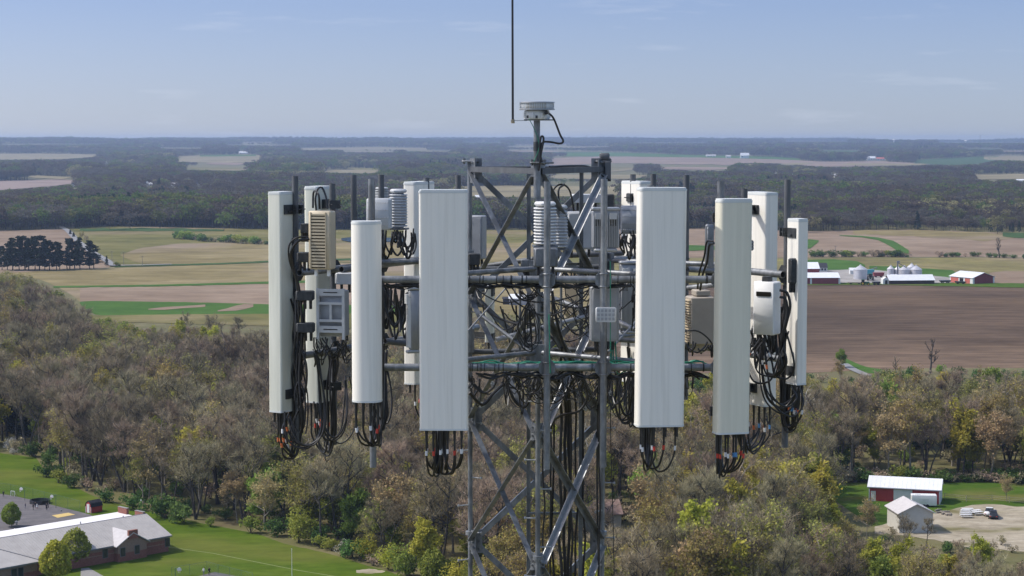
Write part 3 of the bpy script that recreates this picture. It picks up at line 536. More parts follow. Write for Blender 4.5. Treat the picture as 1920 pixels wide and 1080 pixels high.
# ------------------------------------------------------------------ radios and boxes on the masts
def radio(label, x, y, Y, w, d, h, az, style, m_b, name='radio_unit', cat_='radio unit'):
    c = P(x, y, Y); t = thing(name, label, cat_, (c.x, c.y, c.z - h / 2)); M = frame((c.x, c.y, c.z - h / 2), az)
    b = MB(M); f = -d / 2; sub = []
    if style == 'louvre':
        b.bbox((0, 0, h / 2), (w, d, h), .012); b.build('housing', m_b, t)
        s = MB(M); n = 17
        for k in range(n): z = h * (.06 + .88 * k / (n - 1)); s.box((-.01, f - .004, z), (w * .62, .010, h * .030)); s.box((-.01, f - .0015, z - h * .026), (w * .62, .004, h * .014), mi=1)
        s.box((-.01 - w * .335, f - .006, h / 2), (w * .03, .012, h * .96)); s.box((-.01 + w * .335, f - .006, h / 2), (w * .03, .012, h * .96)); s.build('louvre_grille', [m_b, m_slot], t)
        q = MB(M)
        for xx in (-.06, .08): q.box((xx, -.02, -.035), (.03, .03, .07))
        q.build('connector_boot', m_rru_w, t)
    elif style == 'hfins':           # box ringed by horizontal fins with a rounded top
        b.bbox((0, 0, h * .47), (w * .91, d * .91, h * .9), min(w, d) * .22); b.bbox((0, 0, h * .955), (w * .94, d * .94, h * .1), min(w, d) * .26, mi=1); b.build('housing', [m_rru_g, m_b], t)  # housing greyer than fins and cap: groove shade put into the colour
        s = MB(M); n = 12
        for k in range(n): z = h * (.05 + .80 * k / (n - 1)); s.bbox((0, 0, z), (w, d, h * .036), min(w, d) * .24)
        s.build('cooling_fins', m_b, t); q = MB(M); q.box((0, 0, -.01), (w * 1.12, d * .9, .018)); q.build('base_tray', m_galv, t)
    elif style == 'vfins':
        b.bbox((0, 0, h / 2), (w, d * .8, h), .01); b.build('housing', m_rru_g, t)  # housing darker than its fins: shade of the gaps put into colour
        s = MB(M); n = 15
        for k in range(n): s.box((w * (-.44 + .88 * k / (n - 1)), f + d * .03, h * .46), (w * .018, d * .22, h * .84))
        s.build('cooling_fins', m_b, t); 
        for xx in (-.27, .27): q = MB(M); q.box((w * xx, f - .012, h * .86), (w * .26, .03, h * .16)); q.box((w * xx, f - .004, h * .69), (w * .26, .014, h * .18), mi=1); q.build('terminal_cover', [m_b, m_slot], t)
        q = MB(M); q.bbox((0, 0, h + .02), (w * 1.05, d, .03), .01); q.bbox((0, -.02, -.02), (w * .85, d, .035), .01); q.build('end_bracket', m_galv_b, t)
    elif style == 'dimple':
        b.bbox((0, 0, h / 2), (w, d, h), .015); b.build('housing', m_b, t); s = MB(M)
        for r_ in range(4):
            for k in range(9): s.lathe([(.009, 0), (.006, .006), (.001, .007)], (w * (-.42 + .84 * k / 8), f - .002, h * (.14 + .24 * r_)), 6)
        s.build('rivets', m_galv_b, t)
    elif style == 'frame':
        b.bbox((0, .02, h / 2), (w * .92, d * .8, h * .96), .01); b.build('housing', m_rru_g, t); s = MB(M)
        for xx in (-.46, .46): s.box((w * xx, f - .01, h / 2), (w * .09, .03, h * 1.06))
        for z, k in ((.95, .14), (.72, .05), (.36, .05), (.18, .14)): s.box((0, f - .0085, h * z), (w * .84, .024, h * k))
        s.box((0, f - .007, h * .54), (w * .08, .022, h * .31)); s.build('support_frame', m_rru, t); q = MB(M)
        for z in (.95, .18): q.box((0, f - .022, h * z), (w * .5, .006, h * .018))
        q.build('slot', m_slot, t)
    elif style == 'slot':
        b.bbox((0, 0, h / 2), (w, d, h), .012); b.build('housing', m_b, t); s = MB(M); s.bbox((0, f - .001, h * .77), (w * .7, .012, h * .085), .005); s.build('vent_slot', m_slot, t)
        q = MB(M); q.box((0, 0, h + .025), (w * .3, d * .6, .05)); q.build('top_bracket', m_dark, t); q = MB(M)
        for k in range(4): q.tube([(w * (-.3 + .2 * k), 0, -.001), (w * (-.3 + .2 * k), 0, -.12)], .014, 8)
        q.build('connector', m_blk, t)
    elif style == 'vented':
        b.bbox((0, 0, h * .44), (w, d, h * .88), .012); b.bbox((w * .05, .01, h * .945), (w * .62, d * .8, h * .11), .01); b.build('housing', m_b, t); s = MB(M); n = 17
        for k in range(n): z = h * (.05 + .76 * k / (n - 1)); s.box((-w / 2 - .012, 0, z), (.024, d * .9, h * .018), mi=0)
        s.build('cooling_fins', m_beige, t); q = MB(M); q.lathe([(.05, -.09), (.09, -.001)], (0, 0, 0), 12); q.build('cable_gland', m_b, t)
    elif style == 'box':
        b.bbox((0, 0, h / 2), (w, d, h), .012); b.build('housing', m_b, t); s = MB(M); s.bbox((0, f - .003, h * .5), (w * .86, .012, h * .9), .01)
        for xx in (-.36, .36):
            for z in (.1, .9): s.tube([(w * xx, f, h * z), (w * xx, f - .018, h * z)], .009, 6)
        s.build('cover_plate', m_b, t)
        q = MB(M)
        for k in range(3): q.tube([(w * (-.3 + .3 * k), 0, -.001), (w * (-.3 + .3 * k), 0, -.09)], .016, 8)
        q.build('connector', m_blk, t)
    elif style == 'grid':
        b.bbox((0, 0, h / 2), (w, d, h), .01); b.build('housing', m_b, t); s = MB(M)
        for r_ in range(3):
            for k in range(5): s.box((w * (-.36 + .18 * k), f - .0015, h * (.22 + .28 * r_)), (w * .12, .005, h * .2))
        s.build('grid_openings', m_rru_g, t)
    return t
radio('beige louvred radio box high on the leftmost mast', 604, 450, 19.75, .245, .15, .60, R(-17), 'louvre', m_beige)
radio('grey radio in a white support frame below the beige louvred box', 626, 587, 19.95, .30, .2, .5, R(-12), 'frame', m_rru)
radio('silver radio with vertical fins behind the narrow rounded antenna', 711, 401, 20.4, .255, .14, .33, R(-8), 'dimple', m_rru)
radio('silver radio with horizontal fins hanging beside the finned silver box', 747, 391, 20.9, .185, .19, .42, R(-6), 'hfins', m_rru)
radio('small finned radio top showing behind the silver box', 716, 372, 21.9, .15, .15, .25, 0, 'hfins', m_rru)
radio('white ribbed barrel-shaped radio in front of the tower', 1022, 419, 19.55, .225, .23, .44, R(4), 'hfins', m_rru_w)
radio('square grey base box under the white ribbed barrel', 1023, 482, 19.4, .245, .16, .19, 0, 'box', m_galv)
radio('ribbed white radio behind the barrel-shaped one', 1050, 425, 20.5, .15, .2, .46, R(8), 'hfins', m_rru)
radio('white box with vertical fins split by the mast right of the tower', 1135, 430, 19.12, .27, .14, .37, R(2), 'vfins', m_rru)
radio('silver riveted radio beside the wide right antenna', 1181, 412, 19.8, .19, .14, .29, R(-6), 'dimple', m_rru_g)
radio('light grey radio box behind the crossed braces', 1088, 432, 21.6, .33, .17, .42, R(4), 'box', m_rru)
radio('large pale grey box low on the mast right of the tower', 1133, 588, 19.2, .29, .13, .55, R(3), 'box', m_rru_g)
radio('small white grid-fronted panel on the pale grey box', 1136, 590, 18.80, .205, .035, .145, R(2), 'grid', m_rru, 'grid_box', 'box')
radio('taupe vented box between the two big right antennas', 1312, 594, 20.4, .26, .24, .58, R(10), 'vented', m_beige_d)
radio('white slotted radio box in front of the far right mast', 1438, 577, 19.45, .235, .17, .54, R(-32), 'slot', m_rru_w)
radio('grey slotted mounting plate behind the cream antenna', 1330, 464, 20.0, .09, .05, .48, R(20), 'box', m_galv, 'mounting_plate', 'plate')
radio('beige vented box inside the tower right face', 1073, 548, 21.9, .16, .2, .5, R(-14), 'vented', m_beige)
radio('white finned radio half hidden by the wide right antenna', 1180, 557, 20.9, .22, .14, .72, R(6), 'vfins', m_rru_w)
radio('thin white finned unit left of the wide left antenna', 777, 600, 20.0, .075, .14, .62, R(-70), 'vfins', m_rru_w)
radio('dull grey box behind the left tower leg', 896, 445, 21.9, .16, .16, .5, R(-20), 'box', m_rru_g)
radio('dark junction box on the left tower leg', 889, 486, 21.1, .13, .12, .13, 0, 'box', m_dark, 'junction_box', 'junction box')
radio('grey junction box behind the beige louvred radio', 655, 522, 20.2, .28, .15, .12, R(-8), 'box', m_rru, 'junction_box', 'junction box')
radio('equipment shelf behind the top right of the tower', 1100, 372, 22.6, .36, .22, .1, R(5), 'box', m_rru, 'equipment_tray', 'tray')
radio('dark square unit behind the top right tower leg', 1143, 388, 22.4, .11, .1, .3, 0, 'box', m_dark)
radio('grey box deep behind the tower on the right', 1116, 470, 22.3, .2, .14, .4, R(20), 'box', m_rru_g)
radio('small black terminal block on the tall white antenna', 1409, 460, 20.2, .03, .05, .11, R(20), 'grid', m_dark, 'terminal_block', 'terminal')
radio('black unit between the leftmost mast and the beige box, upper', 572, 428, 19.85, .09, .1, .1, 0, 'box', m_dark, 'pipe_clamp', 'clamp')
radio('black pipe clamp below the beige box', 571, 482, 19.9, .15, .12, .1, 0, 'box', m_dark, 'pipe_clamp', 'clamp')
radio('dark pipe clamp holding the grey framed radio, upper', 572, 554, 19.85, .19, .12, .1, 0, 'box', m_dark, 'pipe_clamp', 'clamp')
radio('dark pipe clamp holding the grey framed radio, lower', 573, 614, 19.85, .19, .12, .1, 0, 'box', m_dark, 'pipe_clamp', 'clamp')
radio('black tilt bracket between far right mast and antenna', 1487, 508, 19.55, .1, .05, .26, R(20), 'box', m_dark, 'pipe_clamp', 'clamp')
radio('pale fitting on the brace behind the coil', 985, 497, 20.5, .1, .08, .12, 0, 'box', m_galv, 'pipe_clamp', 'clamp')
# ------------------------------------------------------------------ cables
crs = random.Random(21)
def jit(s): return V3(crs.gauss(0, s), crs.gauss(0, s), crs.gauss(0, s))
def cable_part(root, pts, r, m_=None, tape=None, n=7, name='cable'):
    b = MB(); path = cat(pts, n); b.tube(path, r, 7)
    mats_ = [m_ or m_blk]
    if tape is not None:
        k = max(2, int(len(path) * .14)); b.tube([path[k], path[k] + (path[k + 1] - path[k]).normalized() * .045], r * 1.25, 8, mi=1); mats_.append(tape)
    return b.build(name, mats_, root)
def jumpers(key, label, drop, n, rise, tapes, r=.0105, side=0.0, spread=.12, lo=0):
    M, conn, mp_, zb = ANT[key]; root = thing('jumper_cables', label, 'cables', (mp_.x, mp_.y, zb - drop))
    for k in range(n):
        s = conn[k % len(conn)]; e = mp_ + jit(.028) + V3(side, -.03, 0); dr = drop * crs.uniform(.84, 1.06); w = (e - s); w.z = 0
        pts = [s + V3(0, 0, .05), s - V3(0, 0, dr * .3), s - V3(0, 0, dr * .62) + w * .04 + jit(.006), s + w * .3 - V3(0, 0, dr * .93) + V3(crs.uniform(-1, 1) * spread * .1, crs.uniform(-.02, .02), 0), s + w * .75 - V3(0, 0, dr * .98), V3(e.x, e.y, zb - dr * .7), V3(e.x, e.y, zb - dr * .3)]
        z = zb; top = zb + rise * crs.uniform(.6, 1)
        while z < top: z += .2; pts.append(V3(e.x, e.y, z) + jit(.014))
        cable_part(root, pts, r * crs.uniform(.8, 1.15), tape=tapes[k % len(tapes)])
    return root
jumpers('A1', 'black jumper loops with white and red bands under the wide left antenna', .37, 12, .25, [m_wht, m_red, m_wht], spread=.3)
jumpers('A2', 'few black jumper loops under the wide right antenna', .38, 6, .2, [m_wht, m_wht, m_red], spread=.3)
jumpers('A3', 'black jumper loops under the narrow rounded antenna', .36, 8, 1.2, [m_wht, None, m_wht, m_red], side=.05)
jumpers('A4', 'red and white banded jumpers under the cream antenna', .34, 8, .5, [m_red, m_wht, m_blu, m_red], spread=.2)
jumpers('B1', 'orange banded jumpers looping under the leftmost antenna', .42, 7, 1.7, [m_org, m_wht, m_org], side=.0, spread=.5)
jumpers('B2', 'black jumpers with pink bands hanging under the weathered second antenna', .45, 8, .6, [m_red, m_wht, m_red, None], spread=.5)
jumpers('B3', 'jumpers under the half hidden antenna left of the wide one', .3, 5, .6, [m_red, m_wht])
jumpers('C1', 'black jumpers with orange bands under the far right antenna', .40, 8, 1.0, [m_org, m_wht, m_blu], spread=.4)
jumpers('C2', 'white and blue banded jumpers under the tall antenna behind the cream one', .38, 7, .5, [m_wht, m_blu, m_org], spread=.4)
jumpers('C3', 'black jumpers under the antenna behind the wide right one', .4, 8, .6, [m_wht, None], spread=.5)
def bundle(label, paths, r=.010, m_=None, rnd=.01, name='cable_bundle', loc=None):
    root = thing(name, label, 'cables', tuple(paths[0][0]))
    for p in paths: cable_part(root, [Vector(q) + jit(rnd) for q in p], r * crs.uniform(.75, 1.25), m_, n=5)
    return root
def along(x0, x1, y, Y, n, off, sag=4, wob=3, step=28):
    ps = []
    for k in range(n):
        xs = np.arange(x0 + crs.uniform(0, 30), x1, step); ps.append([P(x, y + off + crs.uniform(-wob, wob) + (sag if i % 2 else 0), Y + crs.uniform(-.04, .06)) for i, x in enumerate(xs)])
    return ps
bundle('black cables tied under the upper front pipe', along(700, 1195, 534, 19.0, 6, 0), .009, rnd=.006)
bundle('black cables tied under the lower front pipe', along(880, 1330, 700, 19.02, 6, 0, sag=7, wob=4), .009, rnd=.008)
bundle('green ground wires lying along the lower front pipe', along(878, 1330, 684, 19.1, 8, 0, sag=-3, wob=5), .0065, m_grn, .008, 'ground_wires')
bundle('green wire clump beside the wide right antenna', [[P(1150 + crs.uniform(-5, 8), 640, 19.3), P(1152 + crs.uniform(-6, 6), 672, 19.2), P(1160, 690 + crs.uniform(-6, 6), 19.2), P(1180, 678 + crs.uniform(-8, 8), 19.2), P(1172, 690 + crs.uniform(-6, 6), 19.2), P(1192, 684, 19.1)] for k in range(6)], .0055, m_grn, .012, 'ground_wires')
bundle('green wire running down the front mast', [[P(1031, y, 18.85) for y in (590, 630, 670, 700)], [P(1145, y, 18.88) for y in (490, 540, 600, 660)]], .005, m_grn, .006, 'ground_wires')
# coil hanging by the front mast
root = thing('cable_coil', 'coil of thin black cable hanging from the upper pipe beside the front mast', 'cable coil', tuple(P(990, 530, 19.4)))
for k in range(9):
    cx, cy, rr = 989 + crs.uniform(-4, 5), 541 + crs.uniform(-3, 3), crs.uniform(15, 22); Yc = 19.35 + crs.uniform(-.03, .03)
    cable_part(root, [P(cx + rr * math.cos(a), cy + rr * math.sin(a) * 1.0, Yc + .04 * math.sin(2 * a)) for a in np.linspace(0, 6.28, 12)], .0042, n=4)
for k in range(15):
    w = crs.uniform(5, 27) * (1 if k % 2 else -1); hh = crs.uniform(62, 100); Yc = 19.35 + crs.uniform(-.06, .06)
    cable_part(root, [P(990, 566, Yc), P(990 + w * .6, 566 + hh * .25, Yc), P(990 + w, 566 + hh * .6, Yc), P(990 + w * .7 + 4, 566 + hh * .92, Yc), P(992 + crs.uniform(-6, 6), 566 + hh, Yc), P(990 - w * .35, 566 + hh * .8, Yc), P(990 - w * .2, 580, Yc)], .0042, n=4)
# the feeder cables running down the ladder
feed = []
for k, (x, r) in enumerate(((1019, .010), (1029, .011), (1038, .012), (1050, .017), (1057, .018), (1066, .018), (1073, .014), (1081, .012), (1097, .012))):
    Y = 20.85 + .05 * (k % 3); xs = x + crs.uniform(-3, 3)
    feed.append(([P(xs + crs.uniform(-30, 10), 690 + crs.uniform(-40, 20), Y - .5), P(xs - 4, 730, Y - .2)] + [P(xs + crs.uniform(-3, 3), y, Y) for y in (775, 830, 890, 950, 1010, 1080, 1200)] + [V3((xs - 960) / F * Y, Y, HC - 9 - 6 * j) for j in range(3)], r))
root = thing('feeder_cables', 'thick black feeder cables running down inside the tower', 'cables', tuple(feed[0][0][0]))
for p, r in feed: cable_part(root, p, r, n=4)
bundle('black cable strapped along the right tower leg', [[P(1121, y, 21.1) for y in (560, 640, 720, 800, 880, 960, 1040, 1120)], [P(1124, y, 21.05) for y in (700, 780, 860, 940, 1020, 1100)]], .011, rnd=.006)
bundle('thin black wire hanging straight down right of the tower', [[P(1143 + (y - 700) * .022, y, 20.4) for y in (690, 760, 840, 920, 1000, 1090, 1200)]], .0045, rnd=.003, name='hanging_wire')
def tangle(label, x0, x1, y0, y1, Y0, Y1, n, r, sag, mt=None, k3=3):
    ps = []
    for k in range(n):
        xa = crs.uniform(x0, x1); xb = min(x1, max(x0, xa + crs.uniform(-.7, .7) * (x1 - x0))); ya, yb = crs.uniform(y0, y0 + (y1 - y0) * .35), crs.uniform(y0, y0 + (y1 - y0) * .5); Y = crs.uniform(Y0, Y1); s = crs.uniform(.4, 1) * sag
        ps.append([P(xa, ya, Y), P(xa + (xb - xa) * .15, ya + s * .6, Y), P((xa + xb) / 2, max(ya, yb) + s, Y + crs.uniform(-.1, .1)), P(xb - (xb - xa) * .15, yb + s * .6, Y), P(xb, yb, Y)])
    return bundle(label, ps, r, mt, .012)
tangle('tangle of thin black cables below the lower pipe at the front mast', 950, 1120, 695, 760, 19.2, 20.6, 34, .006, 50)
tangle('thicker black cables swagged under the lower pipe left of the front mast', 880, 1010, 700, 735, 19.6, 20.6, 9, .010, 38)
tangle('looping black cables between the right mast and the wide right antenna', 1138, 1192, 695, 740, 19.3, 21.0, 16, .008, 60)
tangle('black cables sagging inside the tower between the two pipe levels', 900, 1120, 560, 640, 20.2, 21.6, 16, .009, 50)
tangle('thin wires draped above the lower pipe right of the front mast', 1035, 1190, 540, 640, 19.4, 20.6, 16, .005, 60)
tangle('black cables crossing behind the upper front pipe', 885, 1190, 520, 575, 19.3, 20.8, 9, .007, 55)
tangle('thin black cables dropping between the lower pipe and the braces', 890, 1180, 700, 790, 19.8, 21.2, 10, .006, 55)
tangle('black cables between the barrel radio and the right mast', 1040, 1110, 500, 545, 20.0, 21.5, 9, .008, 30)
tangle('heavy black cable mass behind the narrow rounded antenna', 716, 784, 530, 640, 20.6, 22.0, 24, .014, 60)
tangle('black cable mass under the left frame by the rounded antenna', 640, 720, 610, 690, 20.0, 21.5, 20, .008, 40)
tangle('black cables under the silver finned radios', 712, 775, 428, 470, 20.6, 21.4, 18, .010, 45)
tangle('black jumpers under the silver riveted radio', 1162, 1192, 436, 470, 19.6, 20.0, 12, .008, 40)
tangle('cables hanging under the grey framed radio at left', 590, 660, 632, 680, 19.9, 20.4, 16, .007, 40)
tangle('black cables around the taupe vented box', 1286, 1336, 640, 665, 19.6, 20.6, 8, .008, 22)
tangle('thin wire loop hanging below the pipes between the right antennas', 1284, 1310, 700, 712, 19.6, 19.8, 4, .005, 62)
tangle('black cables behind the cream antenna and white slotted radio', 1405, 1470, 610, 690, 19.5, 20.5, 16, .010, 50)
bundle('two black cables arching over the top of the beige louvred box', [[P(593, 394, 19.72), P(591, 372, 19.7), P(596, 354, 19.75), P(604, 352, 19.8), P(612, 372, 19.75), P(614, 392, 19.72)], [P(599, 392, 19.72), P(597, 366, 19.7), P(588, 360, 19.8), P(587, 390, 19.8)]], .011, rnd=.002)
bundle('two black cables bending from the beige box down the leftmost mast', [[P(579, 444, 19.7), P(556, 446, 19.68), P(542, 462, 19.7), P(543, 490, 19.75), P(556, 530, 19.8), P(560, 600, 19.82), P(557, 700, 19.84), P(562, 780, 19.86)], [P(579, 447, 19.7), P(560, 452, 19.68), P(547, 470, 19.7), P(548, 496, 19.75), P(560, 540, 19.8), P(566, 610, 19.82), P(562, 720, 19.84), P(570, 790, 19.86)]], .012, rnd=.003)
bundle('black cables strapped along the leftmost mast', [[P(560 + crs.uniform(-9, 16), y, 19.84 + crs.uniform(-.03, .03)) for y in (560, 620, 680, 740, 790, 812)] for k in range(5)], .010, rnd=.004)
bundle('two black cables looping right of the white slotted radio', [[P(1462, 544, 19.3), P(1476, 550, 19.3), P(1481, 574, 19.3), P(1474, 610, 19.3), P(1466, 640, 19.35), P(1474, 680, 19.35), P(1458, 702, 19.4), P(1438, 700, 19.45)], [P(1462, 556, 19.3), P(1473, 562, 19.3), P(1476, 584, 19.3), P(1469, 620, 19.3), P(1462, 660, 19.35), P(1466, 690, 19.35), P(1450, 706, 19.4)], [P(1432, 640, 19.4), P(1428, 690, 19.4), P(1440, 745, 19.4), P(1468, 766, 19.5), P(1492, 740, 19.5)]], .012, rnd=.003)
bundle('black cables bending down into the taupe vented box', [[P(1338, 452, 19.3), P(1326, 454, 19.4), P(1322, 480, 19.5), P(1312, 510, 19.7), P(1308, 540, 20.0)], [P(1338, 456, 19.3), P(1330, 462, 19.4), P(1326, 490, 19.5), P(1317, 515, 19.7), P(1313, 542, 20.0)], [P(1283, 620, 19.6), P(1310, 622, 19.7), P(1332, 640, 19.8), P(1340, 664, 19.9)]], .011, rnd=.003)
bundle('black cable arch behind the barrel radio at the tower top', [[P(1037, 395, 20.4), P(1036, 362, 20.4), P(1050, 346, 20.5), P(1068, 356, 20.6), P(1076, 395, 20.7)], [P(1048, 378, 20.4), P(1048, 356, 20.4), P(1058, 346, 20.5)]], .012, rnd=.002)
bundle('black cable lying over the right top beam and drooping at its end', [[P(1030, 312, 20.2), P(1060, 311, 20.6), P(1095, 311, 21.0), P(1112, 316, 21.15), P(1130, 330, 21.2), P(1145, 339, 21.2)]], .010, rnd=.002)
bundle('thick black hose swagged across the tower at mid height', [[P(895, 560, 21.0), P(925, 590, 20.8), P(965, 606, 20.6), P(1000, 608, 20.5), P(1040, 640, 20.5), P(1062, 680, 20.4)], [P(1035, 545, 19.8), P(1042, 600, 19.8), P(1060, 650, 19.9), P(1078, 690, 20.0)]], .014, rnd=.004)
bundle('thick black cable pair bending under the lower pipe into the ladder', [[P(1035, 850, 20.6), P(1034, 800, 20.6), P(1050, 780, 20.4), P(1085, 770, 20.3), P(1100, 745, 20.3), P(1096, 720, 20.3), P(1075, 700, 20.2)], [P(880, 735, 19.8), P(905, 760, 19.9), P(925, 735, 20.0), P(950, 722, 20.1), P(965, 750, 20.1), P(985, 762, 20.1), P(1000, 730, 20.1)]], .016, rnd=.004)
def loops(label, pts, n, r=.011, wob=.035):
    root = thing('cable_loops', label, 'cables', tuple(P(*pts[0])))
    for k in range(n):
        d = jit(wob); d2 = jit(wob * .8); s_ = crs.uniform(.8, 1.1); c = P(*pts[len(pts) // 2])
        q = [P(*p) for p in pts]; q = [q[0] + jit(.02)] + [c + (p - c) * s_ + d + jit(.008) for p in q[1:-1]] + [q[-1] + d2]
        cable_part(root, q, r * crs.uniform(.8, 1.1), n=6, tape=[None, m_org, None, m_wht][k % 4] if k < 5 else None)
loops('wide black cable loops swinging right under the leftmost antenna', [(538, 775, 19.8), (541, 808, 19.8), (560, 834, 19.78), (588, 832, 19.8), (606, 800, 19.85), (608, 740, 19.9), (596, 670, 19.9)], 5, .0095)
loops('black cable loops swinging right under the weathered second antenna', [(596, 756, 20.4), (600, 796, 20.4), (622, 822, 20.4), (645, 806, 20.4), (654, 766, 20.45), (646, 710, 20.5)], 4, .0095)
loops('black cable loops right of the narrow rounded antenna', [(700, 758, 18.9), (704, 796, 18.9), (716, 808, 18.92), (727, 784, 18.95), (728, 730, 19.0), (722, 660, 19.1)], 5, .010, .02)
loops('wide black cable loops left of the far right mast', [(1432, 634, 19.4), (1424, 690, 19.4), (1436, 742, 19.42), (1468, 766, 19.45), (1492, 744, 19.5), (1496, 722, 19.5)], 4, .0095)
loops('black cable loops hanging under the white slotted radio', [(1430, 634, 19.42), (1422, 664, 19.42), (1430, 698, 19.42), (1458, 704, 19.4), (1472, 672, 19.38), (1468, 620, 19.36)], 4, .0095)
loops('black cable loops drooping behind the wide right antenna', [(1160, 700, 19.9), (1158, 750, 19.9), (1170, 782, 19.9), (1188, 768, 19.9), (1192, 710, 19.9)], 6, .009)
# black cable ties round the front pipes
for z in (ZU, ZL):
    root = thing('cable_ties', 'black cable ties round the %s front pipe' % ('upper' if z == ZU else 'lower'), 'cable ties', (0, 19, z)); b = MB()
    for k in range(26):
        x = crs.uniform(-.45, 1.95); b.tube([V3(x, 19, z - .040), V3(x + crs.uniform(.006, .016), 19, z - .040)][:1] + [V3(x, 19 + math.cos(a) * .0405, z + math.sin(a) * .0405) for a in np.linspace(-1.57, 4.71, 13)], .0045, 5)
    b.build('tie', m_blk, root)
# ================================================================== TREES
m_bark = mat('grey_bark', (0.150, 0.129, 0.103), (0.325, 0.287, 0.235), scale=3, detail=3, rough=.95, rnd=.25)
m_bark_d = mat('dark_bark', (.045, .04, .036), (.10, .09, .08), scale=3, detail=3, rough=.95, rnd=.2)
m_bark_w = mat('pale_bark', (.30, .28, .25), (.55, .53, .49), scale=1.5, detail=3, rough=.9)
m_twig = mat('bare_twigs', (0.221, 0.175, 0.110), (0.416, 0.343, 0.226), scale=.5, detail=2, rough=.95, rnd=.3, rnd_h=.03)
m_l_olive = mat('olive_buds', (0.230, 0.213, 0.055), (0.391, 0.347, 0.110), scale=.6, detail=2, rough=.8, rnd=.25, rnd_h=.03, trans=.3)
m_l_yell = mat('yellow_green_leaves', (.30, .30, .04), (.46, .42, .075), scale=.6, detail=2, rough=.7, rnd=.2, rnd_h=.025, trans=.35)
m_l_oran = mat('orange_brown_buds', (.32, .235, .11), (.46, .35, .18), scale=.6, detail=2, rough=.8, rnd=.2, rnd_h=.02, trans=.3)
m_l_green = mat('fresh_green_leaves', (.17, .225, .04), (.31, .36, .08), scale=.6, detail=2, rough=.7, rnd=.25, rnd_h=.03, trans=.35)
m_l_dark = mat('dark_green_leaves', (.055, .105, .028), (.125, .20, .055), scale=.6, detail=2, rough=.7, rnd=.25, rnd_h=.02, trans=.25)
m_l_pine = mat('pine_needles', (.016, .028, .02), (.04, .06, .035), scale=.6, detail=2, rough=.8, rnd=.25)
m_l_white = mat('white_blossom', (.42, .40, .36), (.66, .63, .58), scale=.6, detail=2, rough=.8, trans=.3)
m_l_far = None
def rvec(rs): v = Vector((rs.gauss(0, 1), rs.gauss(0, 1), rs.gauss(0, 1))); return v.normalized()
def grow(rs, h, clear=.3, limbs=7, wide=.33, rad=.02, up=.5, forks=1):
    segs, tips = [], []
    def bough(p, d, ln, r, depth):
        n = 4 if depth < 2 else 3; pts = [p]; q = d.normalized()
        for i in range(n):
            q = (q + rvec(rs) * .22 + Vector((0, 0, up * .22))).normalized(); pts.append(pts[-1] + q * ln / n)
        segs.append((pts, [r * (1 - .75 * i / n) for i in range(n + 1)], 5 if depth == 0 else 4 if depth == 1 else 3))
        if depth >= 2:
            tips.extend([(pts[-1], q), (pts[-2], q)]); return
        kids = [(5, 6), (4, 5)][depth - 0] if depth < 2 else (0, 0)
        for k in range(rs.randint(*kids)):
            t = rs.uniform(.3, 1.0) * n; i = min(int(t), n - 1); a = pts[i].lerp(pts[i + 1], t - i)
            dd = (q * .55 + rvec(rs) * .75 + Vector((0, 0, .25))).normalized(); bough(a, dd, ln * rs.uniform(.38, .6), r * .45, depth + 1)
        tips.append((pts[-1], q))
    for f in range(forks):
        lean = Vector((rs.gauss(0, .05), rs.gauss(0, .05), 1)) + (Vector((math.cos(f * 2.4 + 1), math.sin(f * 2.4 + 1), 0)) * .28 if forks > 1 else Vector((0, 0, 0)))
        top = h * .82; pts = [Vector((0, 0, -.3))]; q = lean.normalized(); n = 7
        for i in range(n):
            q = (q + Vector((rs.gauss(0, .07), rs.gauss(0, .07), .1))).normalized(); pts.append(pts[-1] + q * top / n)
        r0 = h * rad / (1 if forks == 1 else 1.35)
        segs.append((pts, [r0 * (1.25 if i == 0 else (1 - .82 * i / n)) for i in range(n + 1)], 6))
        for k in range(limbs):
            t = (clear + (1 - clear) * (k + rs.uniform(0, .8)) / limbs) * n; i = min(int(t), n - 1); a = pts[i].lerp(pts[i + 1], min(t - i, 1))
            an = k * 2.399 + rs.uniform(-.5, .5); e = rs.uniform(.35, .9)
            d = Vector((math.cos(an), math.sin(an), e)); ln = h * wide * rs.uniform(.75, 1.15) * (1 - .45 * (k / limbs))
            bough(a, d, ln, r0 * (.6 - .25 * k / limbs), 0 if k < limbs * .75 else 1)
        tips.append((pts[-1], Vector((0, 0, 1))))
    return segs, tips
def leaf(b, p, s, rs, flat=0.0):
    u = rvec(rs); u.z *= 1 - flat; w = u.cross(rvec(rs)).normalized(); u = u.normalized()
    b.add([p - u * s - w * s * .6, p + u * s * .2 - w * s, p + u * s + w * s * .5, p - u * s * .2 + w * s], [(0, 1, 2, 3)])
def sliver(b, p, d, ln, w, rs):
    s = d.cross(rvec(rs)).normalized() * w; e = p + d * ln
    b.add([p - s, p + s, e], [(0, 1, 2)])
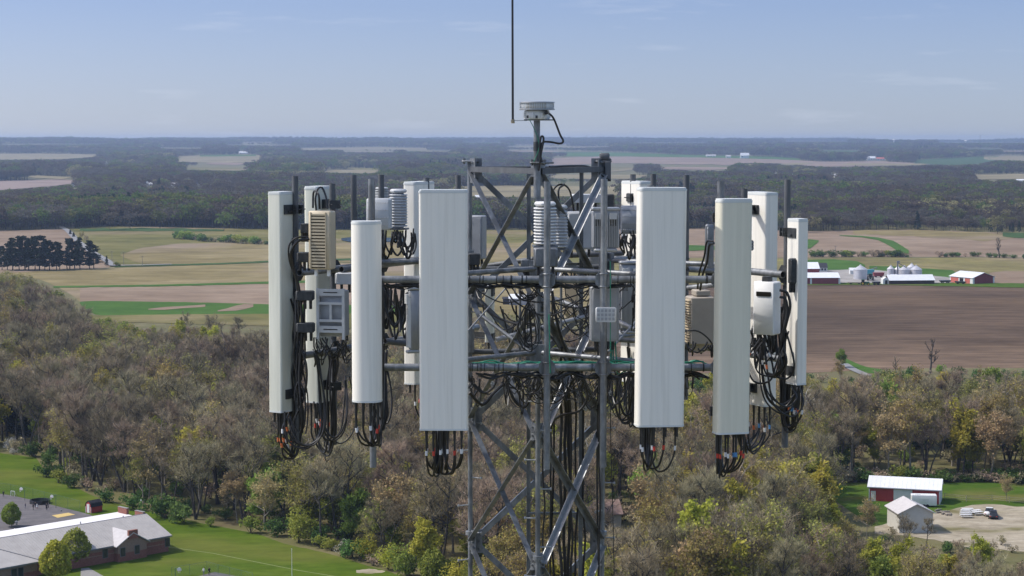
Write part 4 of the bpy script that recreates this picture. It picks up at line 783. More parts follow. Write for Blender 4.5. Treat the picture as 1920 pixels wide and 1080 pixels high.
def tree_meshes(name, seed, h, look, **kw):
    rs = random.Random(seed); bark = kw.pop('bark', m_bark); leaves = kw.pop('leaves', None); nl = kw.pop('nl', 9); ls = kw.pop('ls', .3); cl = kw.pop('cl', .75); ntw = kw.pop('ntw', 9)
    segs, tips = grow(rs, h, **kw)
    t = MB(); c = MB(); t.M = None
    for pts, rr, n in segs: t.tube(pts, [max(r, .018) for r in rr], n, cap=False)
    for p, d in tips:
        for k in range(ntw):
            sliver(c, p - d * rs.uniform(0, .8) + rvec(rs) * .15, (d * .7 + rvec(rs) * .8 + Vector((0, 0, .25))).normalized(), rs.uniform(.7, 2.1), rs.uniform(.012, .029), rs)
    c.mi = 1
    if leaves:
        for p, d in tips:
            if rs.random() < .12: continue
            for k in range(nl): leaf(c, p + rvec(rs) * cl * rs.random() ** .5 * 1.3 + d * .2, ls * rs.uniform(.5, 1.2), rs)
    return dict(name=name, look=look, h=h, tm=t.mesh('trunk', bark, smooth=None), cm=c.mesh('crown', [m_twig, leaves or m_twig], smooth=None), first=None)
def pine_meshes(name, seed, h, look, wide=.17, bare=.25, droop=.1):
    rs = random.Random(seed); t = MB(); c = MB()
    t.tube([(0, 0, -.3), (rs.gauss(0, .1), rs.gauss(0, .1), h * .5), (rs.gauss(0, .2), rs.gauss(0, .2), h * .98)], [h * .014, h * .010, .03], 6, cap=False)
    z = h * bare
    while z < h * .99:
        f = 1 - (z - h * bare) / (h * (1 - bare)); ln0 = h * wide * (.25 + .85 * f ** .75)
        for k in range(rs.randint(4, 6)):
            if rs.random() < .3: continue
            a = rs.uniform(0, 6.28); ln = ln0 * rs.uniform(.5, 1.5); e = Vector((math.cos(a) * ln, math.sin(a) * ln, ln * rs.uniform(-droop, .28)))
            t.tube([(0, 0, z), Vector((0, 0, z)) + e * .6, Vector((0, 0, z)) + e], [.07, .04, .015], 3, cap=False)
            for j in range(int(14 + ln * 9)):
                q = Vector((0, 0, z)) + e * rs.uniform(.35, 1.05) + Vector((rs.gauss(0, .35), rs.gauss(0, .35), rs.gauss(.12, .22)))
                leaf(c, q, rs.uniform(.25, .55), rs, flat=.5)
        z += h * rs.uniform(.035, .06)
    return dict(name=name, look=look, h=h, tm=t.mesh('trunk', m_bark_d, smooth=None), cm=c.mesh('crown', m_l_pine, smooth=None), first=None)
def bush_meshes(name, seed, h, look, leaves, wide=.55, n=650, ls=.2):
    rs = random.Random(seed); t = MB(); c = MB(); lobes = [(Vector((rs.gauss(0, h * wide * .42), rs.gauss(0, h * wide * .42), h * rs.uniform(.3, .72))), h * rs.uniform(.2, .34)) for k in range(8)]
    for p, r in lobes: t.tube([(rs.gauss(0, .1), rs.gauss(0, .1), -.2), p * .6, p], [.07, .05, .02], 3, cap=False)
    for k in range(n):
        p, r = lobes[rs.randrange(8)]; d = rvec(rs); q = p + d * r * rs.uniform(.55, 1.1)
        if q.z < .05: q.z = .05 + rs.random() * .3
        leaf(c, q, ls * rs.uniform(.6, 1.3), rs)
    return dict(name=name, look=look, h=h, tm=t.mesh('trunk', m_bark_d, smooth=None), cm=c.mesh('crown', leaves, smooth=None), first=None)
def round_meshes(name, seed, h, look, leaves):      # planted lawn tree: short trunk, dense egg crown
    rs = random.Random(seed); t = MB(); c = MB(); t.tube([(0, 0, -.2), (0, 0, h * .3), (.1, 0, h * .8)], [.16, .12, .03], 7, cap=False)
    for k in range(8): a = k * 2.4; t.tube([(0, 0, h * (.2 + .05 * k)), (math.cos(a) * h * .2, math.sin(a) * h * .2, h * (.4 + .05 * k))], [.06, .02], 4, cap=False)
    lob = [(rvec(rs), rs.uniform(.85, 1.12)) for i in range(40)]
    for k in range(3600):
        d = rvec(rs); g = max(lob, key=lambda q: q[0].dot(d)); r = rs.uniform(.45, 1) ** .4 * g[1]
        taper = 1 - .28 * max(0, d.z)
        q = Vector((d.x * h * .40 * r * taper, d.y * h * .40 * r * taper, h * .56 + d.z * h * .46 * r)); leaf(c, q, rs.uniform(.14, .3), rs)
    return dict(name=name, look=look, h=h, tm=t.mesh('trunk', m_bark, smooth=None), cm=c.mesh('crown', leaves, smooth=None), first=None)
PR = {}
for i in range(4): PR['bare%d' % i] = tree_meshes('bare_tree', 11 + i, 21, 'bare grey-brown tree', bark=[m_bark, m_bark_d, m_bark_d, m_bark_d][i], limbs=9 + i % 2, wide=[.27, .23, .27, .24][i], forks=[1, 1, 2, 3][i], clear=[.42, .48, .42, .38][i], ntw=[10, 9, 6, 5][i], rad=.017)
for i in range(3): PR['olive%d' % i] = tree_meshes('budding_tree', 31 + i, 19, 'budding olive tree', leaves=m_l_olive, nl=[6, 4, 8][i], ls=.2, cl=1.0, limbs=9, wide=.27, clear=.32, rad=.013, bark=[m_bark, m_bark_d, m_bark_d][i], forks=[1, 2, 1][i], ntw=[6, 4, 5][i])
for i in range(2): PR['yellow%d' % i] = tree_meshes('leafing_tree', 41 + i, 16, 'yellow-green leafing tree', leaves=m_l_yell, nl=[14, 18][i], ls=.27, cl=1.0, limbs=8, wide=[.28, .24][i], clear=.25, rad=.014, bark=m_bark_d, ntw=3)
for i in range(2): PR['orange%d' % i] = tree_meshes('budding_tree', 51 + i, 17, 'orange-brown budding tree', leaves=m_l_oran, nl=[8, 6][i], ls=.2, cl=1.0, limbs=9, wide=.29, clear=.3, ntw=7, rad=.013)
for i in range(2): PR['green%d' % i] = tree_meshes('leafy_tree', 61 + i, 15, 'fresh green leafy tree', leaves=m_l_green, nl=20, ls=.32, cl=1.1, limbs=8, wide=[.28, .23][i], clear=.16, rad=.014, bark=m_bark_d, ntw=2)
PR['syc0'] = tree_meshes('sycamore_tree', 71, 22, 'bare white-trunked tree', bark=m_bark_w, limbs=8, wide=.3, clear=.35, ntw=4, rad=.016)
PR['dead0'] = tree_meshes('dead_tree', 77, 20, 'tall bare dead tree', bark=m_bark_d, limbs=9, rad=.03, wide=.26, clear=.3, ntw=2, up=1.2)
PR['pine0'] = pine_meshes('pine_tree', 81, 20, 'dark pine tree', .19, .12); PR['pine1'] = pine_meshes('pine_tree', 82, 20, 'dark pine tree', .2, .2); PR['pine2'] = pine_meshes('pine_tree', 83, 20, 'dark pine tree', .15, .15)
PR['cedar0'] = pine_meshes('cedar_tree', 84, 11, 'dark evergreen', .26, .06)
PR['bush0'] = bush_meshes('green_bush', 91, 4, 'leafy green bush', m_l_green); PR['bush1'] = bush_meshes('green_bush', 92, 4, 'dark green bush', m_l_dark, .7); PR['bush2'] = bush_meshes('brown_bush', 93, 3.4, 'brown twiggy bush', m_twig, .7, 500, .13); PR['bush3'] = bush_meshes('blossom_bush', 94, 4.5, 'white blossoming bush', m_l_white, .6, 600, .15)
PR['cone0'] = bush_meshes('green_tree', 95, 9, 'upright bright green tree', m_l_yell, .28, 1500, .22); PR['cone1'] = bush_meshes('green_tree', 96, 9, 'upright green tree', m_l_green, .3, 1600, .22)
PR['round0'] = round_meshes('lawn_tree', 97, 8, 'round dark green tree', m_l_green); PR['round1'] = round_meshes('lawn_tree', 98, 8, 'round yellow-green tree', m_l_yell)
# far crowns: leafy or twiggy clumps with a short trunk in one mesh
def far_mesh(name, seed, c1, c2, h=17, n=380, slim=False):
    rs = random.Random(seed); c = MB(); t = MB(); t.tube([(0, 0, -1), (0, 0, h * .6)], [.28, .12], 5, cap=False)
    lobes = [(Vector((rs.gauss(0, h * .2), rs.gauss(0, h * .2), h * rs.uniform(.4, .74))), h * rs.uniform(.17, .27)) for k in range(12)] if not slim else [(Vector((rs.gauss(0, .3), rs.gauss(0, .3), h * z)), h * .2 * (1.1 - z)) for z in (.12, .25, .38, .5, .62, .74, .85, .95)]
    for k in range(n):
        p, r = lobes[rs.randrange(len(lobes))]; d = rvec(rs); d.z = abs(d.z) * .9 if rs.random() < .7 else d.z
        leaf(c, p + d * r * rs.uniform(.7, 1.05), h * rs.uniform(.022, .048), rs)
    m = mat(name + '_crown', c1, c2, scale=.12, detail=2, rough=.9, rnd=.16, rnd_h=.02, trans=.4)
    return dict(name='tree', look=name.replace('_', ' '), h=h, tm=t.mesh('trunk', m_bark_d, smooth=None), cm=c.mesh('crown', m, smooth=None), first=None)
FAR = [far_mesh('distant_bare_brown_tree', 1, (.075, .06, .046), (.145, .12, .09)), far_mesh('distant_bare_brown_tree', 2, (.085, .067, .05), (.165, .135, .10)),
       far_mesh('distant_grey_tree', 3, (.105, .094, .075), (.19, .175, .14)), far_mesh('distant_olive_tree', 4, (.10, .11, .035), (.20, .205, .07)),
       far_mesh('distant_green_tree', 5, (.075, .12, .032), (.16, .225, .06)), far_mesh('distant_dark_evergreen', 6, (.02, .035, .024), (.045, .07, .045), 16, 300, True),
       far_mesh('distant_pale_budding_tree', 7, (.21, .205, .09), (.34, .32, .16))]
def plant(pr, p, rot, s, label, group=None, cat='tree', sz=None):
    e = thing(pr['name'], label, cat, p, group); e.rotation_euler = (0, 0, rot); e.scale = (s, s, sz or s)
    t = bpy.data.objects.new('trunk', pr['tm']); c = bpy.data.objects.new('crown', pr['cm'])
    for o in (t, c): COL.objects.link(o); o.parent = e
    if pr['first'] is None: pr['first'] = (t, c)
    return e
def instancer(name, protos, pts, kinds, scales, rots, label=None, kind='stuff'):
    me = bpy.data.meshes.new(name); me.from_pydata([tuple(p) for p in pts], [], [])
    for nm, ty, vals in (('kind', 'INT', kinds), ('size', 'FLOAT', scales), ('turn', 'FLOAT', rots)):
        a = me.attributes.new(nm, ty, 'POINT'); a.data.foreach_set('value', vals)
    ob = bpy.data.objects.new(name, me); COL.objects.link(ob); tag(ob, kind=kind)
    ng = bpy.data.node_groups.new(name, 'GeometryNodeTree'); ng.interface.new_socket('Geometry', in_out='INPUT', socket_type='NodeSocketGeometry'); ng.interface.new_socket('Geometry', in_out='OUTPUT', socket_type='NodeSocketGeometry')
    gi = N(ng, 'NodeGroupInput'); go = N(ng, 'NodeGroupOutput'); l = ng.links.new
    def attr(nm, ty): n = N(ng, 'GeometryNodeInputNamedAttribute', data_type=ty); n.inputs['Name'].default_value = nm; return n.outputs['Attribute']
    ak, as_, at = attr('kind', 'INT'), attr('size', 'FLOAT'), attr('turn', 'FLOAT')
    cx = N(ng, 'ShaderNodeCombineXYZ'); l(at, cx.inputs['Z']); jo = N(ng, 'GeometryNodeJoinGeometry')
    for i, pr in enumerate(protos):
        j = N(ng, 'GeometryNodeJoinGeometry')
        for o in pr['first']:
            oi = N(ng, 'GeometryNodeObjectInfo', transform_space='ORIGINAL'); oi.inputs['Object'].default_value = o; oi.inputs['As Instance'].default_value = True; l(oi.outputs['Geometry'], j.inputs[0])
        cmp_ = N(ng, 'FunctionNodeCompare', data_type='INT', operation='EQUAL'); l(ak, cmp_.inputs[2]); cmp_.inputs[3].default_value = i
        ip = N(ng, 'GeometryNodeInstanceOnPoints'); l(gi.outputs[0], ip.inputs['Points']); l(cmp_.outputs[0], ip.inputs['Selection']); l(j.outputs[0], ip.inputs['Instance'])
        l(cx.outputs[0], ip.inputs['Rotation']); l(as_, ip.inputs['Scale']); l(ip.outputs[0], jo.inputs[0])
    l(jo.outputs[0], go.inputs[0]); md = ob.modifiers.new('scatter', 'NODES'); md.node_group = ng
    return ob
FA = [(np.array(a), np.array(b_), np.array(c_)) for a, b_, c_ in FIELDS]
CLEAR = []                       # pixel boxes (x0, x1, ytop, ybase) that trees must not stand on or hide
def blocked(X, Y, Z, h, slack=3.0, cr=0.0):     # arrays: does a tree here stand on a field or hide what is seen of one?
    px, py = pix(X, Y, Z); _, pt = pix(X, Y, Z + h); bad = np.zeros(len(px), bool); w = cr * F / np.maximum(Y, 1) * .6
    for xs, y0, y1 in FA:
        for dx in (-1, 0, 1):
            q = px + dx * w; ins = (q >= xs[0]) & (q <= xs[-1]); a = np.interp(q, xs, y0); b_ = np.interp(q, xs, y1)
            bad |= ins & (py > a + .5) & (pt < b_ - slack)
    for x0, x1, ya, yb in CLEAR: bad |= (px + w > x0) & (px - w < x1) & (py > ya) & (pt < yb)
    return bad
# ================================================================== WOODS
HOUSES = [(142, 350, 16, 8, 'd', 'dark-roofed farmhouse at the end of the striped field, far left'), (190, 351, 9, 6, 'd', 'small dark-roofed house left of the row of white houses'), (240, 349, 13, 7, 'd', 'leftmost house of the white row beyond the wood'), (270, 349, 11, 6, 'g', 'small pale house second in the white row'), (283, 348, 17, 7, 'w', 'bright white house third in the white row'), (325, 349, 25, 7, 'g', 'long pale house in the middle of the white row'), (372, 349, 22, 8, 'd', 'white house with dark roof right of the long pale one'), (399, 351, 12, 5, 'w', 'flat white outbuilding in the white row'), (440, 350, 16, 7, 'g', 'pale house at the right end of the white row'), (455, 289, 15, 5, 'w', 'distant white barn above the tan field at left'), (200, 308, 14, 5, 'w', 'distant white building among trees at left'), (840, 349, 12, 8, 'd', 'white house left of the tower\'s top beam'), (898, 374, 14, 8, 'w', 'white shed seen through the tower bracing'),
  (1395, 297, 13, 10, 'w', 'distant bright white barn above the pink field'), (1366, 296, 9, 5, 'g', 'distant farm shed left of the bright white barn'), (1332, 294, 16, 4, 'g', 'distant low grey-green building above the pink field'), (1634, 301, 15, 8, 'w', 'distant white farm building with a long roof at right'), (1652, 301, 17, 6, 'r', 'distant long reddish shed beside the white farm'), (1455, 328, 13, 6, 'g', 'house in the right wood, leftmost of three'), (1487, 329, 9, 6, 'd', 'small house in the right wood, second of three'), (1558, 334, 9, 5, 'w', 'white house in the right wood beside a larger one'), (1570, 333, 11, 7, 'g', 'larger white house in the right wood'), (1684, 359, 7, 5, 'g', 'tiny grey house deep in the right wood'), (1720, 359, 10, 8, 'r', 'small house with a red roof deep in the right wood'), (1860, 352, 12, 4, 'w', 'low white house near the right picture edge'), (1914, 341, 14, 5, 'w', 'white house at the right picture edge')]
CLEAR += [(x - w / 2 - 1, x + w / 2 + 1, yb - h * .8, yb + 5) for x, yb, w, h, r, l in HOUSES] + [(1098, 1166, 952, 972)]
CLEAR += [(1622, 1772, 908, 945), (1700, 1762, 920, 955), (1658, 1758, 938, 985), (1800, 1875, 955, 972)]
WX = np.array([-260, 0, 60, 100, 150, 200, 300, 400, 500, 600, 700, 760, 900, 1100, 1300, 1500, 1560, 1640, 1920, 2200])
WA = np.array([545, 553, 580, 602, 636, 648, 652, 655, 660, 668, 675, 680, 688, 692, 697, 702, 700, 698, 692, 694])
WB = np.array([835, 846, 856, 904, 921, 942, 966, 989, 1006, 1038, 1066, 1083, 1132, 1220, 1230, 1230, 1230, 1230, 1230, 1230])
cand = []
gy = 270.0
while gy < 960:
    s = 6.3 if gy < 500 else 6.8
    gx = np.arange(-.33 * gy, .33 * gy, s); X = gx + rng.uniform(-.48, .48, len(gx)) * s; Y = gy + rng.uniform(-.48, .48, len(gx)) * s
    px, py = pix(X, Y, 0 * X); ok = (py > np.interp(px, WX, WA)) & (py < np.interp(px, WX, WB)); cand += list(zip(X[ok], Y[ok])); gy += s
cand = np.array(cand); nC = len(cand); CX, CY = cand[:, 0], cand[:, 1]; cpx, cpy = pix(CX, CY, 0 * CX)
def wav(X, Y, s, a): return np.sin(X / s + a) * np.sin(Y / s * 1.3 + 2 * a) + .5 * np.sin(X / s * 2.1 + Y / s * 1.7 + a)
right = smooth(1050, 1350, cpx) * smooth(760, 900, cpy)
g1, g2, g3 = wav(CX, CY, 16, 1.), wav(CX, CY, 19, 2.3), wav(CX, CY, 14, 4.1)
KN = ['bare0', 'bare1', 'bare2', 'bare3', 'olive0', 'olive1', 'olive2', 'yellow0', 'yellow1', 'orange0', 'orange1', 'green0', 'green1', 'bush0', 'bush1', 'bush2', 'syc0']
wts = np.zeros((nC, len(KN)))
wts[:, 0:4] = (.145 - .02 * right)[:, None]; wts[:, 4:7] = (.07 + .01 * right + .07 * np.clip(g1, 0, 1))[:, None]
wts[:, 7:9] = (.034 + .028 * right + .13 * np.clip(g2 - .45, 0, 1))[:, None]; wts[:, 9:11] = (.018 + .016 * right + .05 * np.clip(g3 - .4, 0, 1))[:, None]
wts[:, 11:13] = (.024 + .07 * np.clip(g3 * -1 - .5, 0, 1) + .06 * smooth(760, 640, cpy) * smooth(500, 100, cpx))[:, None]
wts[:, 13] = .02; wts[:, 14] = .035; wts[:, 15] = .10; wts[:, 16] = .008
cum = np.cumsum(wts, 1); ck = (rng.random(nC)[:, None] * cum[:, -1:] > cum).sum(1)
csz = rng.uniform(.62, 1.12, nC) * (1 - .3 * smooth(900, 1010, cpy) * smooth(1450, 1600, cpx))
chh = csz * np.array([PR[k]['h'] for k in KN])[ck]
bad = blocked(CX, CY, 0 * CX, chh, 13, .2 * 12)
small = rng.random(nC) < .55     # a blocked tree may be a low bush instead
ck2 = np.where(rng.random(nC) < .5, 15, 14); hb = csz * 3.6
bad2 = blocked(CX, CY, 0 * CX, hb, 6, 1.2)
use_b = bad & ~bad2 & small; ck[use_b] = ck2[use_b]; chh[use_b] = hb[use_b]; ok = ~bad | use_b
CX, CY, ck, csz, chh, cpx, cpy = [q[ok] for q in (CX, CY, ck, csz, chh, cpx, cpy)]
COLS = [(-999, 'behind the white school roof'), (130, 'behind the grey school roof'), (320, 'behind the lawn\'s middle'), (440, 'around the tall yellow tree'), (510, 'below the leftmost antenna'), (575, 'below the beige louvred box'), (650, 'below the narrow rounded antenna'), (715, 'left of the wide left antenna'), (785, 'below the wide left antenna'), (880, 'behind the tower\'s left face'), (1010, 'behind the tower\'s right face'), (1130, 'just right of the tower'), (1190, 'below the wide right antenna'), (1285, 'below the taupe vented box'), (1338, 'below the cream antenna'), (1415, 'below the white slotted radio'), (1520, 'left of the red barn'), (1620, 'around the grey shed'), (1770, 'before the gravel lot')]
def place_of(x, y):
    c = [t for a, t in COLS if x >= a][-1]
    return c, 'at the wood\'s foot' if y > 1090 else 'in near rows' if y > 1000 else 'midway up' if y > 900 else 'high up' if y > 800 else 'far up'
_, ctop = pix(CX, CY, chh); vis = (cpx > -10) & (cpx < 1930) & (ctop < 1062)
order = np.argsort(CY); indiv = [i for i in order if vis[i]][:235]
first_of = {}
for i in order:
    if vis[i]: first_of.setdefault(int(ck[i]), i)
indiv = sorted(set(indiv) | set(first_of.values()))
for k_, n_ in enumerate(KN):
    if k_ not in first_of: ck[ck == k_] = 0
WOOD = []
for i in indiv:
    pr = PR[KN[ck[i]]]; c, r = place_of(cpx[i], cpy[i]); bush = KN[ck[i]].startswith('bush')
    e = plant(pr, (CX[i], CY[i], 0), rng.uniform(0, 6.28), csz[i], f"{pr['look']} {r} {c}", cat='bush' if bush else 'tree'); WOOD.append((e, cpx[i], chh[i]))
by = {}
for e, x, h_ in WOOD: by.setdefault(e['label'], []).append((x, e))
ORD = ['leftmost', 'second from left', 'third from left', 'fourth from left', 'fifth from left', 'sixth from left', 'seventh from left', 'eighth from left', 'ninth from left', 'tenth from left', 'eleventh from left', 'twelfth from left']
for lab, q in by.items():
    if len(q) > 1:
        for n_, (x, e) in enumerate(sorted(q, key=lambda t: t[0])): e['label'] = lab + ', ' + (ORD[n_] if n_ < len(q) - 1 or n_ == 0 else 'rightmost'); e['group'] = lab.replace(' tree ', ' trees ').replace(' bush ', ' bushes ')
rest = np.setdiff1d(np.arange(len(CX)), indiv)
# trees named one by one: x, base y, top y
SPECIAL = [('yellow1', 482, 965, 846, 'tall narrow yellow-leaved tree standing alone in the bare wood below the leftmost antenna'), ('orange0', 600, 985, 848, 'tall tan-orange budding tree right of the yellow one'), ('orange0', 1342, 975, 876, 'bright orange budding tree below the cream antenna'), ('yellow0', 880, 960, 812, 'yellow-green tree just left of the tower leg'),
  ('yellow1', 1512, 815, 738, 'small bright yellow-green tree right of the far right antenna'), ('cone1', 560, 1018, 945, 'upright green tree leftmost in the lawn edge row'), ('bush1', 588, 1022, 985, 'dark green bush on the lawn edge beside the upright tree'), ('bush0', 600, 1028, 1002, 'small light green bush on the lawn edge'), ('bush0', 622, 1032, 1008, 'low bright green bush in the lawn edge row'), ('bush3', 645, 1040, 1010, 'pale blossoming bush in the lawn edge row'), ('bush1', 662, 1046, 1008, 'dark green bush left of the pointed green tree'),
  ('cone0', 686, 1052, 998, 'pointed bright green tree in the lawn edge row'), ('bush0', 702, 1056, 1036, 'low green bush right of the pointed tree'), ('cone0', 728, 1068, 1016, 'yellow-green tree in the lawn edge row'), ('cone1', 765, 1082, 1012, 'tall dense green tree in the lawn edge row'), ('round0', 812, 1094, 1028, 'broad round green tree at the bottom below the wide left antenna'), ('cone0', 855, 1104, 1044, 'bright green tree beside the tower leg at the bottom'), ('cone1', 880, 1110, 1050, 'fresh green tree touching the tower leg at the bottom'),
  ('bush0', 110, 906, 878, 'green bush at the corner of the lawn by the wood'), ('bush1', 85, 896, 870, 'dark bush where the lawn bends into the wood'), ('bush1', 128, 914, 885, 'dense green bush next to the lawn corner'), ('bush1', 195, 944, 915, 'dark green bush behind the gambrel shed'), ('bush1', 245, 958, 925, 'green bush behind the brick parapets'), ('bush1', 310, 972, 924, 'big dark green bush right of the brick parapets'), ('bush1', 345, 980, 935, 'big rounded green bush at the lawn\'s back edge'), ('bush0', 470, 1000, 965, 'bushy green shrub on the lawn\'s back edge'), ('bush0', 395, 988, 968, 'low green shrub along the lawn\'s back edge'), ('bush3', 20, 842, 816, 'white blossoming bush by the lawn at far left'), ('bush3', 25, 852, 838, 'small white blossoming shrub on the lawn edge'), ('bush0', 62, 856, 838, 'green shrub at the top of the lawn'),
  ('cedar0', 22, 812, 762, 'dark evergreen left of its twin at far left'), ('cedar0', 48, 818, 768, 'dark evergreen right of its twin at far left'), ('green1', 412, 772, 695, 'fresh green tree standing in the bare wood left of the leftmost antenna'), ('yellow1', 375, 762, 706, 'yellow-green round tree in the middle of the left wood'), ('syc0', 495, 735, 652, 'bare white-limbed tree beside the leftmost antenna'), ('syc0', 18, 705, 640, 'bare white-limbed tree at the left picture edge'),
  ('dead0', 1744, 700, 626, 'tall bare dead tree at the near edge of the brown field'), ('dead0', 1680, 700, 664, 'thin bare double-stemmed tree left of the tall dead one'), ('dead0', 1874, 483, 440, 'tall bare tree beside the road on the far pink field'), ('green0', 1578, 690, 652, 'green tree at the bend of the gravel lane'), ('orange1', 1888, 941, 884, 'lone orange-brown tree on the green pasture beside the gravel lot'),
  ('bare1', 1510, 960, 850, 'large bare grey tree left of the red barn'), ('bare2', 1700, 1030, 955, 'thin bare tree in front of the grey shed'), ('bare1', 1738, 1030, 962, 'thin bare tree at the right corner of the grey shed'), ('yellow0', 1600, 1052, 985, 'yellow-green tree left of the grey shed'), ('yellow1', 1770, 1095, 1062, 'bright yellow-green bush at the bottom right'), ('bare2', 1850, 1075, 1005, 'bare spreading tree in front of the gravel lot'), ('orange1', 1625, 1010, 925, 'orange-brown tree hiding the barn\'s left corner'),
  ('bare0', 345, 640, 580, 'bare tree standing against the tan field at left'), ('bare2', 400, 645, 583, 'spreading bare tree against the tan field at left'), ('bare1', 450, 648, 586, 'bare tree next to the leftmost antenna against the tan field')]
for nm, x, yb, yt, lab in SPECIAL:
    g = G(x, yb); hgt = g.y * (yb - yt) / F; pr = PR[nm]; s = hgt / pr['h']
    plant(pr, g, rng.uniform(0, 6.28), s, lab, cat='bush' if nm.startswith('bush') else 'tree')
# dark pines on the left field
for i, (x, yb, yt) in enumerate([(4, 506, 462), (14, 507, 455), (24, 506, 447), (36, 507, 444), (47, 506, 441), (54, 507, 450), (66, 506, 444), (74, 507, 440), (84, 506, 449), (93, 507, 452), (106, 506, 452), (112, 505, 456), (131, 505, 448), (140, 504, 452), (150, 505, 446), (168, 504, 452), (176, 504, 458)]):
    g = G(x, yb); hgt = g.y * (yb - yt) / F; pr = PR['pine%d' % (i % 3)]
    plant(pr, g, rng.uniform(0, 6.28), hgt / pr['h'] * (1.1 + .5 * random.random()), 'dark pine in the far left row, ' + ('leftmost' if i == 0 else 'rightmost' if i == 16 else 'number %d from the left' % (i + 1)), 'row of pines at far left', sz=hgt / pr['h'])
for x, yb, yt, nm, lab in [(126, 505, 470, 'dead0', 'bare trunk among the dark pines at far left'), (152, 452, 432, 'olive0', 'pale olive tree beside the country road at far left'), (163, 462, 438, 'bare0', 'bare grey round tree beside the country road at far left'), (200, 500, 480, 'pine2', 'slim dark evergreen where the two roads meet'), (218, 500, 490, 'bush0', 'round green bush at the road junction'), (225, 500, 495, 'bush1', 'dark low bush at the road junction'), (132, 440, 431, 'cedar0', 'small dark evergreen on the far road, upper of two'), (138, 445, 436, 'cedar0', 'small dark evergreen on the far road, lower of two')]:
    g = G(x, yb); hgt = g.y * (yb - yt) / F; plant(PR[nm], g, rng.uniform(0, 6.28), hgt / PR[nm]['h'], lab, cat='bush' if 'bush' in nm else 'tree')
# hedges between the far fields
rs = random.Random(5)
def hedge(pts, n, h0, h1, lab, group, names=('bush0', 'bush1', 'bush1', 'bush2')):
    for k in range(n):
        t = (k + rs.uniform(.1, .9)) / n * (len(pts) - 1); i = min(int(t), len(pts) - 2); f = t - i
        x = pts[i][0] + (pts[i + 1][0] - pts[i][0]) * f; y = pts[i][1] + (pts[i + 1][1] - pts[i][1]) * f
        pr = PR[rs.choice(names)]; s = rs.uniform(h0, h1) / pr['h']; e = plant(pr, G(x, y), rs.uniform(0, 6), s * 1.5, lab, group, 'bush', s)
hedge([(335, 447), (380, 452), (440, 456), (505, 459)], 22, 3, 7, 'bush in the hedge across the olive field at left', 'hedge bushes in the olive field')
hedge([(1518, 482), (1640, 481), (1700, 482)], 22, 2.5, 5, 'dark bush in the hedge below the pink field at right', 'hedge bushes below the pink field')
hedge([(1750, 482.5), (1830, 481), (1925, 486)], 12, 2, 4, 'low bush along the road below the pink field at far right', 'roadside bushes at far right')
hedge([(1560, 906), (1640, 902), (1770, 903), (1850, 903), (1930, 906)], 26, 1.4, 3.4, 'dark green bush at the foot of the wood behind the red barn', 'brush at the foot of the wood behind the barn', ('bush1', 'bush2', 'bush2', 'bush1'))
print('near wood', len(CX), len(indiv))
prs = [PR[k] for k in KN]
# underwood and the rest of the near wood
ux = []; gy = 275.0
while gy < 900:
    s = 4.2; gx = np.arange(-.3 * gy, .3 * gy, s); X = gx + rng.uniform(-.5, .5, len(gx)) * s; Y = gy + rng.uniform(-.5, .5, len(gx)) * s
    px, py = pix(X, Y, 0 * X); k = (py > np.interp(px, WX, WA)) & (py < np.interp(px, WX, WB)) & (rng.random(len(X)) < .28); ux += list(zip(X[k], Y[k])); gy += s
ux = np.array(ux); us = rng.uniform(.4, 1.0, len(ux)); k = ~blocked(ux[:, 0], ux[:, 1], 0 * us, us * 3.5, 2, 1.2); ux, us = ux[k], us[k]
uk = rng.choice([13, 14, 15, 15, 15, 15, 4], len(ux), p=[.12, .2, .17, .17, .17, .12, .05]); us = np.where(uk == 4, us * .6, us)
live = [k for k in range(len(KN)) if prs[k]['first']]; rm = {k: j for j, k in enumerate(live)}
kinds = np.concatenate([ck[rest], uk]); sz = np.concatenate([csz[rest], us]); XY = np.concatenate([np.stack([CX[rest], CY[rest]], 1), ux])
kinds = np.array([rm.get(int(k), 0) for k in kinds])
instancer('near_woods', [prs[k] for k in live], np.c_[XY, np.zeros(len(XY))], kinds, sz, rng.uniform(0, 6.28, len(XY)))
